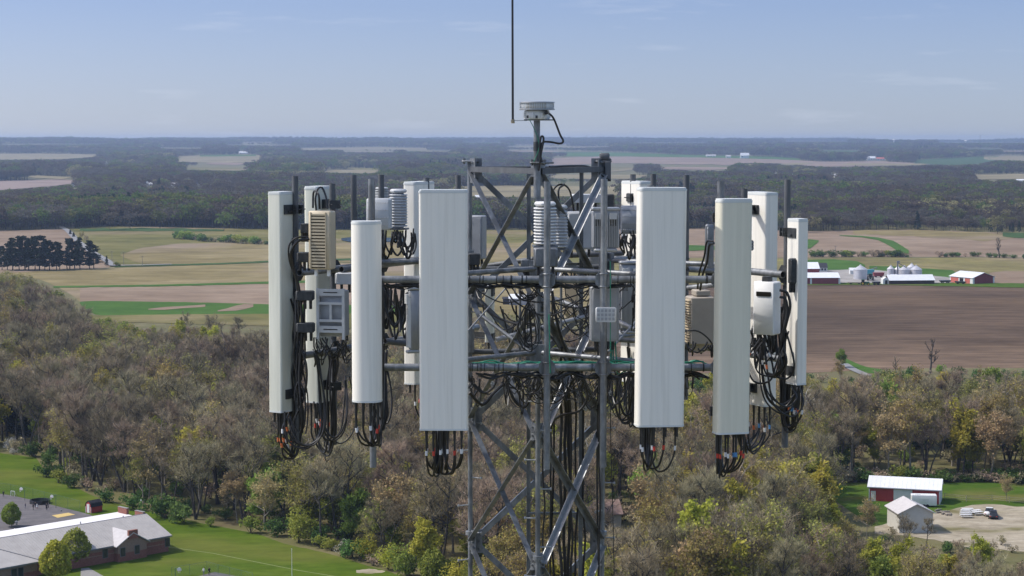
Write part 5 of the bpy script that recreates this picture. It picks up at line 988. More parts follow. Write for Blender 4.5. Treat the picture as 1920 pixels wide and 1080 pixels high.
# far woods
for i, (x, yb, lab) in enumerate([(206, 432, 'bare brown tree at the front of the far wood behind the olive field'), (1500, 437, 'brown tree at the front edge of the far wood right of the antennas'), (244, 430, 'grey bare tree at the far wood\'s front edge, left'), (300, 430, 'olive tree at the far wood\'s front edge, left'), (420, 434, 'green tree at the far wood\'s front edge left of the leftmost antenna'), (1720, 432, 'dark evergreen at the far wood\'s front edge, right'), (1870, 440, 'pale budding tree at the far wood\'s front edge, right')]):
    g = G(x, yb - .8); plant(FAR[i], g, i, 1.0, lab)
fp, fk, fs = [], [], []
def far_rows(y0, y1, s, hmul, dens):
    gy = y0
    while gy < y1:
        gx = np.arange(-.36 * gy, .36 * gy, s); X = gx + rng.uniform(-.5, .5, len(gx)) * s; Y = gy + rng.uniform(-.5, .5, len(gx)) * s
        Z = hz(X, Y); px, py = pix(X, Y, Z); sc_ = rng.uniform(.7, 1.25, len(X)) * hmul
        gp_ = wav(X, Y, 260, .4); sc_ = sc_ * (1 + .34 * (np.sin(X / 330 + 2 * np.sin(Y / 500)) * np.sin(Y / 95 + X / 700) + .5 * np.sin(X / 120 + Y / 61))).clip(.55, 1.6); k = (rng.random(len(X)) < dens) & ~((gp_ > 9) & (Y > 3300)) & (py < 437 + 0 * px) & ((py < 428.5) | (px < 125) | (px > 1900) | (py < np.interp(px, [125, 200, 510, 1150, 1300, 1515, 1640, 1800, 1920], [429, 424.5, 430.5, 430, 429, 434, 431, 434.5, 438])))
        k &= ~blocked(X, Y, Z, sc_ * 16, 1.5, 3)
        X, Y, Z, sc_ = X[k], Y[k], Z[k], sc_[k]; a, b_ = wav(X, Y, 70, .7), wav(X, Y, 95, 2.9); big = wav(X, Y, 420, 1.9)
        r = (wav(X, Y, 55, 5.1) * .3 + .45 + rng.uniform(-.18, .18, len(X))); q = np.where(r < .33, 0, np.where(r < .62, 1, 2))
        g_ = .10 + .35 * np.clip(a, 0, 1) + .30 * np.clip(big, 0, 1); r2 = rng.random(len(X)); q = np.where(r2 < g_, 3, q); q = np.where(r2 < g_ * .42, 4, q)
        q = np.where((b_ > 1.05) & (rng.random(len(X)) < .7), 5, q); q = np.where((b_ < -.9) & (rng.random(len(X)) < .5), 6, q)
        fp.append(np.stack([X, Y, Z], 1)); fk.append(q); fs.append(sc_); gy += s * .9
# ================================================================== BUILDINGS
m_brick = mat('red_brown_brick', (.20, .085, .065), (.30, .14, .11), scale=3, detail=6, rough=.9)
m_brick_t = mat('tan_brick', (.24, .16, .125), (.34, .235, .19), scale=3, detail=6, rough=.9)
m_mroof = mat('grey_metal_roof', (.35, .325, .305), (.44, .415, .39), scale=.5, detail=6, rough=.6)
m_wroof = mat('white_membrane_roof', (.64, .62, .62), (.76, .74, .74), scale=.25, detail=7, rough=.8)
m_trim = mat('grey_fascia', (.17, .17, .18), (.22, .22, .235), scale=2, rough=.7)
m_win = mat('dark_window_glass', (.02, .022, .026), (.045, .05, .055), scale=1, rough=.15)
m_redw = mat('red_metal_siding', (.36, .032, .032), (.45, .05, .048), scale=.8, detail=6, rough=.6)
m_maro = mat('maroon_siding', (.19, .026, .032), (.25, .04, .046), scale=.8, detail=5, rough=.65)
m_oran = mat('orange_red_siding', (.42, .10, .07), (.50, .13, .09), scale=.8, detail=5, rough=.65)
m_whw = mat('white_siding', (.60, .61, .60), (.70, .71, .70), scale=1, detail=6, rough=.6)
m_whr = mat('white_metal_roof', (.66, .67, .69), (.76, .77, .79), scale=.6, detail=6, rough=.45)
m_greyw = mat('grey_cream_siding', (.46, .45, .41), (.54, .53, .49), scale=1, detail=6, rough=.7)
m_greyr = mat('pale_grey_shingle', (.44, .42, .42), (.54, .52, .52), scale=1.2, detail=7, rough=.85)
m_dkr = mat('dark_shingle', (.03, .03, .036), (.06, .06, .07), scale=1.2, detail=6, rough=.85)
m_bin = mat('corrugated_bin_steel', (.46, .46, .49), (.60, .60, .63), scale=.5, stretch=(1, 1, 6), detail=5, rough=.45, metal=.4)
m_gtr = mat('tractor_green', (.012, .08, .025), (.02, .11, .035), scale=1, rough=.45); m_ytr = mat('tractor_yellow', (.55, .38, .03), scale=1, rough=.5); m_tyre = mat('tyre_rubber', (.015, .015, .016), (.03, .03, .03), scale=3, rough=.85)
m_teal = mat('teal_paint', (.04, .25, .32), (.06, .32, .40), scale=1, rough=.5); m_blkp = mat('black_paint', (.015, .016, .02), (.03, .032, .038), scale=1, rough=.35); m_wood = mat('weathered_wood', (.20, .17, .14), (.36, .32, .27), scale=2, stretch=(1, 6, 6), rough=.9); m_whp = mat('white_gloss_paint', (.68, .68, .68), (.76, .76, .76), scale=1, rough=.35)
m_fence = mat('green_fence_wire', (.05, .10, .08), (.08, .15, .12), scale=1, rough=.6)
def px_of(p): return pix(p.x, p.y, p.z)
class Loc:
    """a building's own frame: x to the right along its front, y to the back"""
    def __init__(s, p0, ang): s.p = Vector(p0); s.a = ang; s.M = frame(s.p, ang)
    def mb(s): return MB(s.M)
    def of(s, x, y, z=0.0):          # local coordinates of the point seen at a pixel at height z
        d = ray(x, y); k = (z - HC) / d[2]; return s.M.inverted() @ Vector((d[0] * k, d[1] * k, z))
def win(lo, t, x, z, w, h, y=0.0, face='f', frame_m=None, name='window'):
    m = lo.mb(); c, s_ = ((x, y - .03, z), (w, .06, h)) if face == 'f' else ((y, x, z), (.06, w, h))
    m.box(c, (s_[0] + (.16 if face == 'f' else 0), s_[1] + (0 if face == 'f' else .16), h + .16)); f = m.build(name, frame_m or m_trim, t)
    m = lo.mb(); e = .035
    m.box((c[0] + (0 if face == 'f' else e), c[1] - (e if face == 'f' else 0), z), s_); m.build('pane', m_win, f); return f
def gable(name, label, cat_, lo, w, d, h, rh, mw, mr, axis='x', over=.35, eave_d=.14, group=None, gm=None):
    t = thing(name, label, cat_, tuple(lo.p), group); t.rotation_euler = (0, 0, 0)
    m = lo.mb(); m.box((w / 2, d / 2, h / 2 - .1), (w, d, h + .2))
    if axis == 'x':
        for x in (0, w - .1): m.extrude([(x, 0, h), (x, d, h), (x, d / 2, h + rh)], (.1, 0, 0), mi=1)
    else:
        for y in (0, d - .1): m.extrude([(0, y, h), (w, y, h), (w / 2, y, h + rh)], (0, .1, 0), mi=1)
    m.build('wall', [mw, gm or mw], t)
    m = lo.mb(); th = eave_d
    if axis == 'x':
        k = rh / (d / 2); o = over
        m.extrude([(-o, -o, h - k * o + .02), (-o, d / 2, h + rh + .02), (-o, d + o, h - k * o + .02), (-o, d + o, h - k * o + .02 + th), (-o, d / 2, h + rh + .02 + th), (-o, -o, h - k * o + .02 + th)], (w + 2 * o, 0, 0))
    else:
        k = rh / (w / 2); o = over
        m.extrude([(-o, -o, h - k * o + .02), (w / 2, -o, h + rh + .02), (w + o, -o, h - k * o + .02), (w + o, -o, h - k * o + .02 + th), (w / 2, -o, h + rh + .02 + th), (-o, -o, h - k * o + .02 + th)], (0, d + 2 * o, 0))
    m.build('roof', mr, t); return t
def lo_px(a, b_):                    # frame from two base pixels of the front wall, left and right
    p, q = G(*a), G(*b_); return Loc(p, math.atan2(q.y - p.y, q.x - p.x)), (q - p).length
def slab(lo, t, name, c, s, m_): m = lo.mb(); m.box(c, s); return m.build(name, m_, t)
# ---- school
pR, pL = G(316, 1034), G(165, 1062); ang = math.atan2(pR.y - pL.y, pR.x - pL.x); lo = Loc(pR, ang)
sch = thing('school_building', 'long low brick school with grey metal roof and white flat roof section', 'school', tuple(pR))
Lw, dp, he, hr = 64.0, 7.4, 3.05, 5.75
m = lo.mb(); m.box((-Lw / 2, 8, 1.1), (Lw, 16, 2.3 - .1)); m.build('lower_wall', m_brick, sch)
m = lo.mb(); m.box((-Lw / 2, 8, 2.62), (Lw - .04, 15.96, .82)); m.box((-Lw / 2, 8, 1.55), (Lw + .03, 16.03, .14)); m.extrude([(-.12, .02, he - .02), (-.12, dp, he - .02), (-.12, dp, hr - .1)], (.1, 0, 0)); m.box((-Lw / 2, 11.6, 4.0), (Lw - .06, 8.6, 1.9)); m.build('upper_wall', m_brick_t, sch)
m = lo.mb(); o = .55; k = (hr - he) / dp
m.extrude([(-Lw, -o, he - k * o), (-Lw, dp, hr), (-Lw, dp, hr + .16), (-Lw, -o, he - k * o + .16)], (Lw + .45, 0, 0))
nseam = 105
for i in range(nseam): x = .4 - i * .6; m.extrude([(x, -o, he - k * o + .161), (x, dp - .02, hr + .161), (x, dp - .02, hr + .2), (x, -o, he - k * o + .2)], (.04, 0, 0))
m.build('sloped_roof', m_mroof, sch)
m = lo.mb(); m.box((-Lw / 2 + .2, -o - .03, he - k * o + .06), (Lw + .5, .06, .24)); m.box((-Lw / 2 + .2, dp + .16, hr - .1), (Lw + .5, .3, .62)); m.build('fascia', m_trim, sch)
m = lo.mb(); m.box((-Lw / 2 + .1, 12.1, 5.0), (Lw, 8.2, .14)); m.box((-22, 12.1, 5.12), (.12, 8.1, .1)); m.build('flat_roof', m_wroof, sch)
for y0, y1 in ((7.7, 10.3), (13.0, 15.8)): slab(lo, sch, 'brick_parapet', (.12, (y0 + y1) / 2, 5.45), (.5, y1 - y0, 1.5), m_brick); slab(lo, sch, 'parapet_coping', (.12, (y0 + y1) / 2, 6.225), (.6, y1 - y0 + .1, .05), m_conc)
ga, gb2 = lo.of(215, 1053), lo.of(273, 1044); gx0, gx1 = ga.x, gb2.x; gy_ = min(-1.2, (ga.y + gb2.y) / 2); gm_ = (gx0 + gx1) / 2; gw = gx1 - gx0; gh = he + 1.75
m = lo.mb(); m.box((gm_, gy_ / 2 - .01, .75), (gw, -gy_ + .02, 1.5)); m.build('lower_wall', m_brick, sch)
m = lo.mb(); m.box((gm_, gy_ / 2 + .01, 2.25), (gw - .04, -gy_ - .02, 1.5)); m.extrude([(gx0 + .02, gy_ + .02, 3.0), (gx1 - .02, gy_ + .02, 3.0), (gm_, gy_ + .02, gh)], (0, .15, 0)); m.build('upper_wall', m_brick_t, sch)
m = lo.mb(); yb = (gh - he) / k + .2
for s_ in (-1, 1):
    e = gm_ + s_ * (gw / 2 + .5); ez = he - .25
    m.add([(e, gy_ - .4, ez), (gm_, gy_ - .4, gh + .1), (gm_, yb, gh + .1), (e, -.35, ez), (e, gy_ - .4, ez + .16), (gm_, gy_ - .4, gh + .26), (gm_, yb, gh + .26), (e, -.35, ez + .16)], [(0, 3, 2, 1), (4, 5, 6, 7), (0, 1, 5, 4), (1, 2, 6, 5), (2, 3, 7, 6), (3, 0, 4, 7)])
m.build('gable_roof', m_greyr, sch)
slab(lo, sch, 'brick_parapet', (gm_, gy_ - .1, gh - .1), (1.9, .5, 1.5), m_brick)
for px_, py_ in ((190.5, 1036), (226.5, 1034), (256.5, 1030), (307, 1015)):
    yy = gy_ if 212 < px_ < 275 else 0; q = lo.of(px_, py_, 1.75); win(lo, sch, q.x + (0 if yy == 0 else 0), 1.75, .95, 1.5, yy - .01)
# left wing: the same roof set further forward
q = lo.of(72, 1053, 3.1); wx1 = q.x; wy = q.y; v = lo.of(14, 996, 6.6)
sw = thing('school_wing', 'near brick wing of the school with a big grey roof at the left picture edge', 'school', tuple(lo.M @ V3(wx1, wy, 0)))
m = lo.mb(); m.box((wx1 - 14, wy + 5, .7), (28, 9.2, 1.6)); m.build('lower_wall', m_brick, sw)
m = lo.mb(); m.box((wx1 - 14, wy + 5, 2.25), (27.96, 9.16, 1.5)); m.build('upper_wall', m_brick_t, sw)
m = lo.mb(); k2 = (6.2 - 3.1) / 9.5
m.extrude([(wx1 + .4, wy - .4, 3.05), (wx1 - 7.5, wy + 9.2, 3.1 + k2 * 9.2), (wx1 - 30, wy + 9.2, 3.1 + k2 * 9.2), (wx1 - 30, wy - .4, 3.05)], (0, 0, .18)); m.build('sloped_roof', m_mroof, sw)
m = lo.mb(); m.box((wx1 - 14.8, wy - .45, 3.08), (30.3, .08, .28)); m.extrude([(wx1 + .42, wy - .4, 3.05), (wx1 - 7.48, wy + 9.2, 3.1 + k2 * 9.2), (wx1 - 7.3, wy + 9.2, 3.1 + k2 * 9.2), (wx1 + .6, wy - .4, 3.05)], (0, 0, .26)); m.build('fascia', m_trim, sw)
for px_ in (13, 33):
    q = lo.of(px_, 1071, 1.75); win(lo, sw, q.x, 1.75, .95, 1.5, wy + .4)
for px_, py_ in ((115, 959), (31, 985), (231, 971), (151, 982)):
    q = lo.of(px_, py_, 5.07); e = thing('roof_vent', 'small vent on the school\'s white roof, ' + {115: 'near its back edge', 31: 'tallest one at the left end', 231: 'by the ridge near the right end', 151: 'by the ridge in the middle'}[px_], 'vent', tuple(lo.M @ V3(q.x, max(8.6, q.y), 5.07)))
    m = MB(frame(e.location)); m.lathe([(.16, 0), (.16, .5), (.28, .55), (.28, .75), (.05, .85)] if px_ == 31 else [(.1, 0), (.1, .3), (.16, .32), (.05, .4)], (0, 0, 0), 12); m.build('vent_pipe', m_galv, e)
# ---- lawn trees by the school
for nm, x, yb, yt, lab in [('round0', 22, 988, 943, 'round green tree at the left picture edge behind the white school roof'), ('round1', 105, 1092, 1013, 'round yellow-green tree in front of the school, the nearer of two'), ('round0', 143, 1062, 992, 'round green tree in front of the school, the farther of two')]:
    g = G(x, yb); plant(PR[nm], g, 1.0, g.y * (yb - yt) / F / PR[nm]['h'] * 1.02, lab)
# ---- red barn, grey shed, trailer on the right
lo, w = lo_px((1629, 939), (1762, 946)); w2 = w
br = gable('barn', 'red metal barn with a white roof and wide white sliding door', 'barn', lo, w, 6.6, 3.05, 1.6, m_redw, m_whr, gm=m_whw)
a_, b2 = lo.of(1675, 942).x, lo.of(1710.5, 943).x; slab(lo, br, 'sliding_door', ((a_ + b2) / 2, -.06, 1.4), (b2 - a_, .1, 2.8), m_whw); slab(lo, br, 'door_rail', (w / 2, -.08, 2.88), (w, .12, .2), m_trim)
for x in (.08, w - .08): slab(lo, br, 'corner_trim', (x, -.03, 1.5), (.2, .08, 3.0), m_whw)
slab(lo, br, 'end_cladding', (w + .03, 3.3, 1.5), (.06, 6.4, 3.0), m_whw); m = lo.mb()
for i in range(int(w / .9)):
    x = .4 + i * .9
    for y0, y1 in ((-.4, 3.3), (7.0, 3.3)): m.tube([(x, y0, 3.05 - .19 + .17), (x, y1, 3.05 + 1.6 + .17)], .035, 4)
m.build('roof_ribs', m_whr, br)
m = lo.mb()
for i in range(int(w / .6)): m.box((.3 + i * .6, -.02, 1.4), (.06, .03, 2.7))
m.build('wall_ribs', m_redw, br)
slab(lo, br, 'eave_gutter', (w / 2, -.42, 2.87), (w + .7, .12, .12), m_trim)
slab(lo, br, 'side_door', (.9, -.05, 1.1), (1.0, .08, 2.1), m_whw)
lo, w = lo_px((1683, 1003), (1756, 1004)); lo = Loc(G(1684, 1003), R(28)); 
sh = gable('shed', 'grey windowless shed with a pale hipped-looking gable roof between the trees', 'shed', Loc(G(1686, 1000), R(6)), 6.6, 7.8, 3.9, 1.6, m_greyw, m_greyr, axis='y', over=.45)
tr = thing('box_trailer', 'white tandem-axle box trailer parked in front of the red barn', 'trailer', tuple(G(1733, 951)))
lo, w = lo_px((1709, 951), (1756.5, 952)); m = lo.mb(); m.bbox((w / 2, 1.1, 1.45), (w, 2.2, 2.1), .08); m.bbox((w * .25, 1.0, 2.56), (1.0, .6, .12), .03); m.build('body', m_whp, tr)
slab(lo, tr, 'serving_hatch', (w * .49, -.02, 1.45), (1.9, .04, .85), m_whw); slab(lo, tr, 'chassis', (w / 2, 1.1, .36), (w * .98, 1.9, .08), m_trim)
for x in (w * .5, w * .63):
    for y in (.05, 2.15): m = lo.mb(); m.tube([(x, y - .12, .33), (x, y + .12, .33)], .33, 14); m.build('wheel', m_tyre, tr)
m = lo.mb(); m.tube([(w, 1.1, .45), (w + 1.5, 1.1, .45)], .05, 6); m.build('tow_bar', m_trim, tr)
def car(label, px_, py_, az, mb_, pickup=False):
    p = G(px_, py_); t = thing('pickup_truck' if pickup else 'parked_car', label, 'car', tuple(p)); M = frame(p, az)
    m = MB(M); m.bbox((0, 0, .62), (1.8, 4.5, .62), .2); m.build('body', mb_, t)
    m = MB(M); zc, ln, y0 = (1.2, 1.7, .1) if pickup else (1.22, 2.7, -.35)
    m.add([(-.82, y0 - ln / 2, .92), (.82, y0 - ln / 2, .92), (.82, y0 + ln / 2, .92), (-.82, y0 + ln / 2, .92), (-.64, y0 - ln / 2 + .35, 1.52), (.64, y0 - ln / 2 + .35, 1.52), (.64, y0 + ln / 2 - .5, 1.52), (-.64, y0 + ln / 2 - .5, 1.52)], [(0, 1, 5, 4), (1, 2, 6, 5), (2, 3, 7, 6), (3, 0, 4, 7)]); m.build('windows', m_win, t)
    m = MB(M); m.bbox((0, y0 - .07, 1.54), (1.34, ln - .7, .06), .1); m.build('roof', mb_, t)
    for x in (-.85, .85):
        for y in (-1.35, 1.35): m = MB(M); m.tube([(x - .1, y, .33), (x + .1, y, .33)], .33, 12); m.build('wheel', m_tyre, t)
    for x in (-.62, .62): m = MB(M); m.box((x, -2.26, .7), (.3, .05, .14)); m.build('tail_light', m_red, t)
car('black car on the gravel lot beside a white one', 1862, 971, R(-12), m_blkp); car('white pickup on the gravel lot behind the black car', 1855, 966, R(-20), m_whp, True)
def table(px_, py_, az, lab, z=0.0):
    p = G(px_, py_); t = thing('picnic_table', lab, 'table', tuple(p), 'picnic tables parked on the gravel lot'); M = frame(p + V3(0, 0, z), az); m = MB(M); m.box((0, 0, .74), (2.3, .8, .05)); m.build('tabletop', m_whp, t)
    for y in (-.62, .62): m = MB(M); m.box((0, y, .44), (2.3, .28, .05)); m.build('seat', m_whp, t)
    for x in (-.85, .85):
        m = MB(M)
        for s_ in (-1, 1): m.tube([(x, s_ * .3, .71), (x, s_ * .65, 0)], .03, 4)
        m.box((x, 0, .39), (.06, 1.4, .06)); m.build('leg_frame', m_blkp, t)
for i, (x, y) in enumerate([(1811, 971), (1811, 967), (1812, 963), (1814, 960)]): table(x, y, R(2), 'white-topped picnic table in the tight row on the gravel lot')
for i, (x, y) in enumerate([(1833, 966), (1829, 963)]): table(x, y, R(25), 'dark-framed picnic table between the white row and the cars')
for i, (x, y, a) in enumerate([(1763, 962, .4), (1768, 964, 1.2), (1772, 961, .1), (1777, 966, 1.0), (1782, 966, 1.25), (1759, 958, .7), (1774, 965, 1.9)]):
    p = G(x, y); t = thing('log', 'pale cut log in the loose pile beside the grey shed', 'log', tuple(p), 'cut logs beside the grey shed'); m = MB(frame(p, a)); m.tube([(-1, 0, .2), (0, .05, .21), (1, 0, .22)], [.2, .18, .15], 8); m.build('trunk', m_wood, t); m = MB(frame(p, a)); m.tube([(.1, .1, .25), (.5, .5, .4)], .06, 6); m.build('stub', m_wood, t)
t = thing('flat_trailer', 'small red and white utility trailer before the barn\'s left door', 'trailer', tuple(G(1662, 938))); M = frame(G(1662, 938), R(4)); m = MB(M); m.box((0, 0, .5), (3, 1.4, .1)); m.box((0, -.68, .72), (3, .05, .3)); m.box((0, .68, .72), (3, .05, .3)); m.build('bed', m_whp, t)
for x in (-.75, .75): m = MB(M); m.tube([(x, -.8, .28), (x, -.6, .28)], .28, 10); m.build('wheel', m_tyre, t)
def fence(name, label, pts, step, h, posts_m, kind, cat_='fence'):
    P_ = [G(*q) for q in pts]; t = thing(name, label, cat_, tuple(P_[0])); w = MB()
    for a, b_ in zip(P_[:-1], P_[1:]):
        n = max(1, int((b_ - a).length / step)); 
        for i in range(n + (1 if b_ is P_[-1] else 0)):
            p = a.lerp(b_, i / n); m = MB(); m.tube([p, p + V3(0, 0, h)], .05 if kind == 'wood' else .03, 6); m.build('post', posts_m, t)
        d = (b_ - a)
        if kind == 'wood':
            for z in (.45, .85, 1.2): w.tube([a + V3(0, 0, z), b_ + V3(0, 0, z)], .045, 4)
        else:
            w.tube([a + V3(0, 0, h - .02), b_ + V3(0, 0, h - .02)], .022, 4); k = int(d.length / .5)
            for i in range(k):
                for s_ in (-1, 1):
                    p = a.lerp(b_, (i + .5) / k); q = p + d.normalized() * s_ * h * .5; w.tube([p - d.normalized() * s_ * h * .5 + V3(0, 0, .05), q + V3(0, 0, h)], .006, 3, cap=False)
            for z in np.linspace(.1, h - .1, 8): w.tube([a + V3(0, 0, z), b_ + V3(0, 0, z)], .005, 3, cap=False)
    w.build('rails' if kind == 'wood' else 'wire_mesh', posts_m, t); return t
fence('wooden_fence', 'brown wooden rail fence running right from the red barn', [(1771, 936), (1812, 941), (1860, 940), (1925, 946)], 3.2, 1.35, m_wood, 'wood')
fence('chain_link_fence', 'tall green chain-link fence behind the school playground', [(-20, 924), (20, 929), (62, 938), (105, 949), (150, 961)], 4.2, 2.4, m_fence, 'wire')
fence('chain_link_fence', 'green chain-link fence round the court at the bottom', [(322, 1084), (388, 1073), (474, 1095)], 2.6, 1.9, m_fence, 'wire')
# ---- playground
c = G(75, 944); t = thing('ball_pit', 'black octagonal low-walled ball game pit on the playground', 'play pit', tuple(c))
for k in range(8):
    a0, a1 = R(22.5 + 45 * k), R(67.5 + 45 * k); p, q = c + V3(math.cos(a0), math.sin(a0), 0) * 2.05, c + V3(math.cos(a1), math.sin(a1), 0) * 2.05; m = MB(); m.box((p + q) / 2 + V3(0, 0, .42), ((q - p).length, .1, .8), A=math.atan2((q - p).y, (q - p).x)); m.build('wall_panel', m_blkp, t)
gp = G(24, 931); t = thing('football_goal', 'small white football goal at the playground edge', 'goal', tuple(gp)); M = frame(gp, R(-25)); m = MB(M)
for x in (-.5, .5): m.tube([(x, 0, 0), (x, 0, 1.15)], .05, 8); m.tube([(x, 0, 1.15), (x, .7, 0)], .03, 6)
m.tube([(-.5, 0, 1.15), (.5, 0, 1.15)], .05, 8); m.build('goal_frame', m_whp, t); m = MB(M)
for i in range(9): m.tube([(-.5 + i / 8, 0, 1.13), (-.5 + i / 8, .68, .02)], .006, 3)
for i in range(5): m.tube([(-.5, .17 * i, 1.13 - .28 * i), (.5, .17 * i, 1.13 - .28 * i)], .006, 3)
m.build('net', m_whp, t)
def hoop(label, bx, by, px_, py_, face):
    base = G(px_, py_); t = thing('basketball_hoop', label, 'basketball hoop', tuple(base)); bd = P(bx, by, base.y - .9); m = MB(); m.tube([base, V3(base.x, base.y, bd.z - .3), V3(base.x, base.y - .3, bd.z), bd + V3(0, .06, 0)], .05, 8); m.build('pole', m_fence, t)
    m = MB(frame(bd, face)); m.extrude([(.36 * math.cos(a) * 1.05, 0, -.1 + .36 * math.sin(a)) for a in np.linspace(0, math.pi, 12)] + [(-.37, 0, -.32), (.37, 0, -.32)], (0, .05, 0)); m.build('backboard', m_whp, t)
    m = MB(frame(bd, face)); m.tube([(.22 * math.cos(a), -.28 + .22 * math.sin(a), -.25) for a in np.linspace(0, 6.28, 14)], .012, 5); m.build('rim', m_org, t)
    m = MB(frame(bd, face))
    for a in np.linspace(0, 6.28, 9)[:-1]: m.tube([(.21 * math.cos(a), -.28 + .21 * math.sin(a), -.26), (.11 * math.cos(a), -.28 + .11 * math.sin(a), -.62)], .012, 3)
    m.build('net', m_whp, t)
hoop('basketball hoop beside the goal on the playground', 39.5, 916, 46.5, 939, R(-20)); hoop('basketball hoop right of the black pit on the playground', 97, 930, 105, 953, R(-20)); hoop('basketball hoop at the bottom beside the fenced court', 336, 1067, 329, 1096, R(10))
lo = Loc(G(160.5, 961), R(-8)); t = thing('garden_shed', 'small red barn-shaped shed with a black gambrel roof and white door', 'shed', tuple(lo.p)); prof = [(0, 0), (0, 1.3), (.22, 1.9), (.85, 2.35), (1.48, 1.9), (1.7, 1.3), (1.7, 0)]
lo = Loc(G(160.5, 961), R(-38)); m = lo.mb(); m.extrude([(x, 0, z) for x, z in prof], (0, 2.9, 0)); m.build('wall', m_redw, t)
m = lo.mb(); o = [(-.08, 1.22), (.16, 1.93), (.85, 2.44), (1.54, 1.93), (1.78, 1.22)]
for a, b_ in zip(o[:-1], o[1:]): m.extrude([(a[0], -.1, a[1]), (b_[0], -.1, b_[1]), (b_[0], -.1, b_[1] + .07), (a[0], -.1, a[1] + .07)], (0, 3.1, 0))
m.build('roof', m_dkr, t); slab(lo, t, 'door', (.85, -.03, .95), (.8, .06, 1.75), m_whw)
for x in (.04, 1.66): slab(lo, t, 'corner_trim', (x, -.02, .65), (.1, .05, 1.3), m_whw)
fp_ = G(548, 1142); t = thing('flagpole', 'thin white bare flagpole on the lawn', 'flagpole', tuple(fp_)); zt_ = P(547.5, 1030, fp_.y).z; m = MB(); m.tube([fp_, V3(fp_.x, fp_.y, zt_)], [.055, .03], 8); m.build('pole', m_whp, t); m = MB(); m.lathe([(.03, 0), (.07, .06), (.03, .12)], (fp_.x, fp_.y, zt_), 8); m.build('finial', m_whp, t)
gl = G(265, 961); t = thing('light_pole', 'short pole with two white lamps behind the brick parapets', 'light pole', tuple(gl)); m = MB(); m.tube([gl, gl + V3(0, 0, 2.6)], .04, 6); m.build('pole', m_trim, t)
for z in (1.8, 2.5): m = MB(); m.lathe([(.08, -.14), (.16, 0), (.08, .14)], (gl.x, gl.y, gl.z + z), 10); m.build('lamp', m_whp, t)
# ---- people: one continuous body each, grown from a skeleton
m_skin = mat('skin', (.42, .26, .19), (.50, .32, .24), scale=5, rough=.6); m_hair = mat('dark_hair', (.02, .014, .01), (.05, .035, .025), scale=20, rough=.6)
cl = {k: mat(k + '_cloth', tuple(.8 * x for x in c_), c_, scale=6, rough=.9) for k, c_ in dict(black=(.03, .03, .035), white=(.7, .7, .68), navy=(.03, .04, .09), grey=(.2, .2, .22), red=(.35, .05, .05), blue=(.07, .14, .32)).items()}
def person(label, px_, py_, h, az, top, leg, stride=.12, arm=.2, dress=False):
    p = G(px_, py_); s = h / 1.75; sk = {}
    J = dict(pel=(0, 0, .95), belly=(0, 0, 1.12), chest=(0, -.01, 1.32), neck=(0, 0, 1.48), head0=(0, -.015, 1.56), head1=(0, -.02, 1.68), top=(0, 0, 1.745))
    rad_ = dict(pel=.14, belly=.125, chest=.15, neck=.055, head0=.08, head1=.10, top=.05); E = [('pel', 'belly'), ('belly', 'chest'), ('chest', 'neck'), ('neck', 'head0'), ('head0', 'head1'), ('head1', 'top')]
    for sd, sn in (('l', -1), ('r', 1)):
        st = stride * sn; J.update({'hip' + sd: (.1 * sn, 0, .88), 'knee' + sd: (.11 * sn, -st * .7 - .02, .48), 'ank' + sd: (.11 * sn, st * .5 - st * .7, .08), 'toe' + sd: (.12 * sn, -st * .2 - .15, .035), 'sh' + sd: (.19 * sn, 0, 1.40), 'el' + sd: (.25 * sn, arm * sn * .5 + .03, 1.13), 'wr' + sd: (.26 * sn, arm * sn - .08, .9), 'hd' + sd: (.26 * sn, arm * sn - .11, .80)})
        rad_.update({'hip' + sd: .095, 'knee' + sd: .06, 'ank' + sd: .042, 'toe' + sd: .035, 'sh' + sd: .065, 'el' + sd: .043, 'wr' + sd: .03, 'hd' + sd: .035})
        E += [('pel', 'hip' + sd), ('hip' + sd, 'knee' + sd), ('knee' + sd, 'ank' + sd), ('ank' + sd, 'toe' + sd), ('chest', 'sh' + sd), ('sh' + sd, 'el' + sd), ('el' + sd, 'wr' + sd), ('wr' + sd, 'hd' + sd)]
    ks = list(J); me = bpy.data.meshes.new('body'); me.from_pydata([J[k] for k in ks], [(ks.index(a), ks.index(b_)) for a, b_ in E], []); ob = bpy.data.objects.new('tmp', me); COL.objects.link(ob)
    md = ob.modifiers.new('skin', 'SKIN')
    for k, v in zip(ks, me.skin_vertices[0].data): v.radius = (rad_[k], rad_[k]); v.use_root = (k == 'pel')
    ob.modifiers.new('sub', 'SUBSURF').levels = 1; dg = bpy.context.evaluated_depsgraph_get(); m2 = bpy.data.meshes.new_from_object(ob.evaluated_get(dg)); bpy.data.objects.remove(ob)
    for mm in (m_skin, cl[top], cl[leg], m_blkp): m2.materials.append(mm)
    for f in m2.polygons: z = f.center.z; x = abs(f.center.x); f.material_index = 3 if z < .1 else (0 if z > 1.46 or (x > .215 and z < .98) else (1 if z > .93 else 2)); f.use_smooth = True
    t = thing('person', label, 'person', tuple(p)); b = bpy.data.objects.new('body', m2); COL.objects.link(b); b.parent = t; t.scale = (s, s, s); t.rotation_euler = (0, 0, az)
    m = MB(); m.lathe([(.085, 1.60), (.108, 1.66), (.105, 1.72), (.07, 1.765), (.01, 1.775)], (0, .018, 0), 12); o_ = m.build('hair', m_hair, origin=(0, 0, 0)); o_.parent = t
    if dress: m = MB(); m.lathe([(.27, .55), (.2, .8), (.155, 1.05)], (0, 0, 0), 14); o_ = m.build('skirt', cl[top], origin=(0, 0, 0)); o_.parent = t
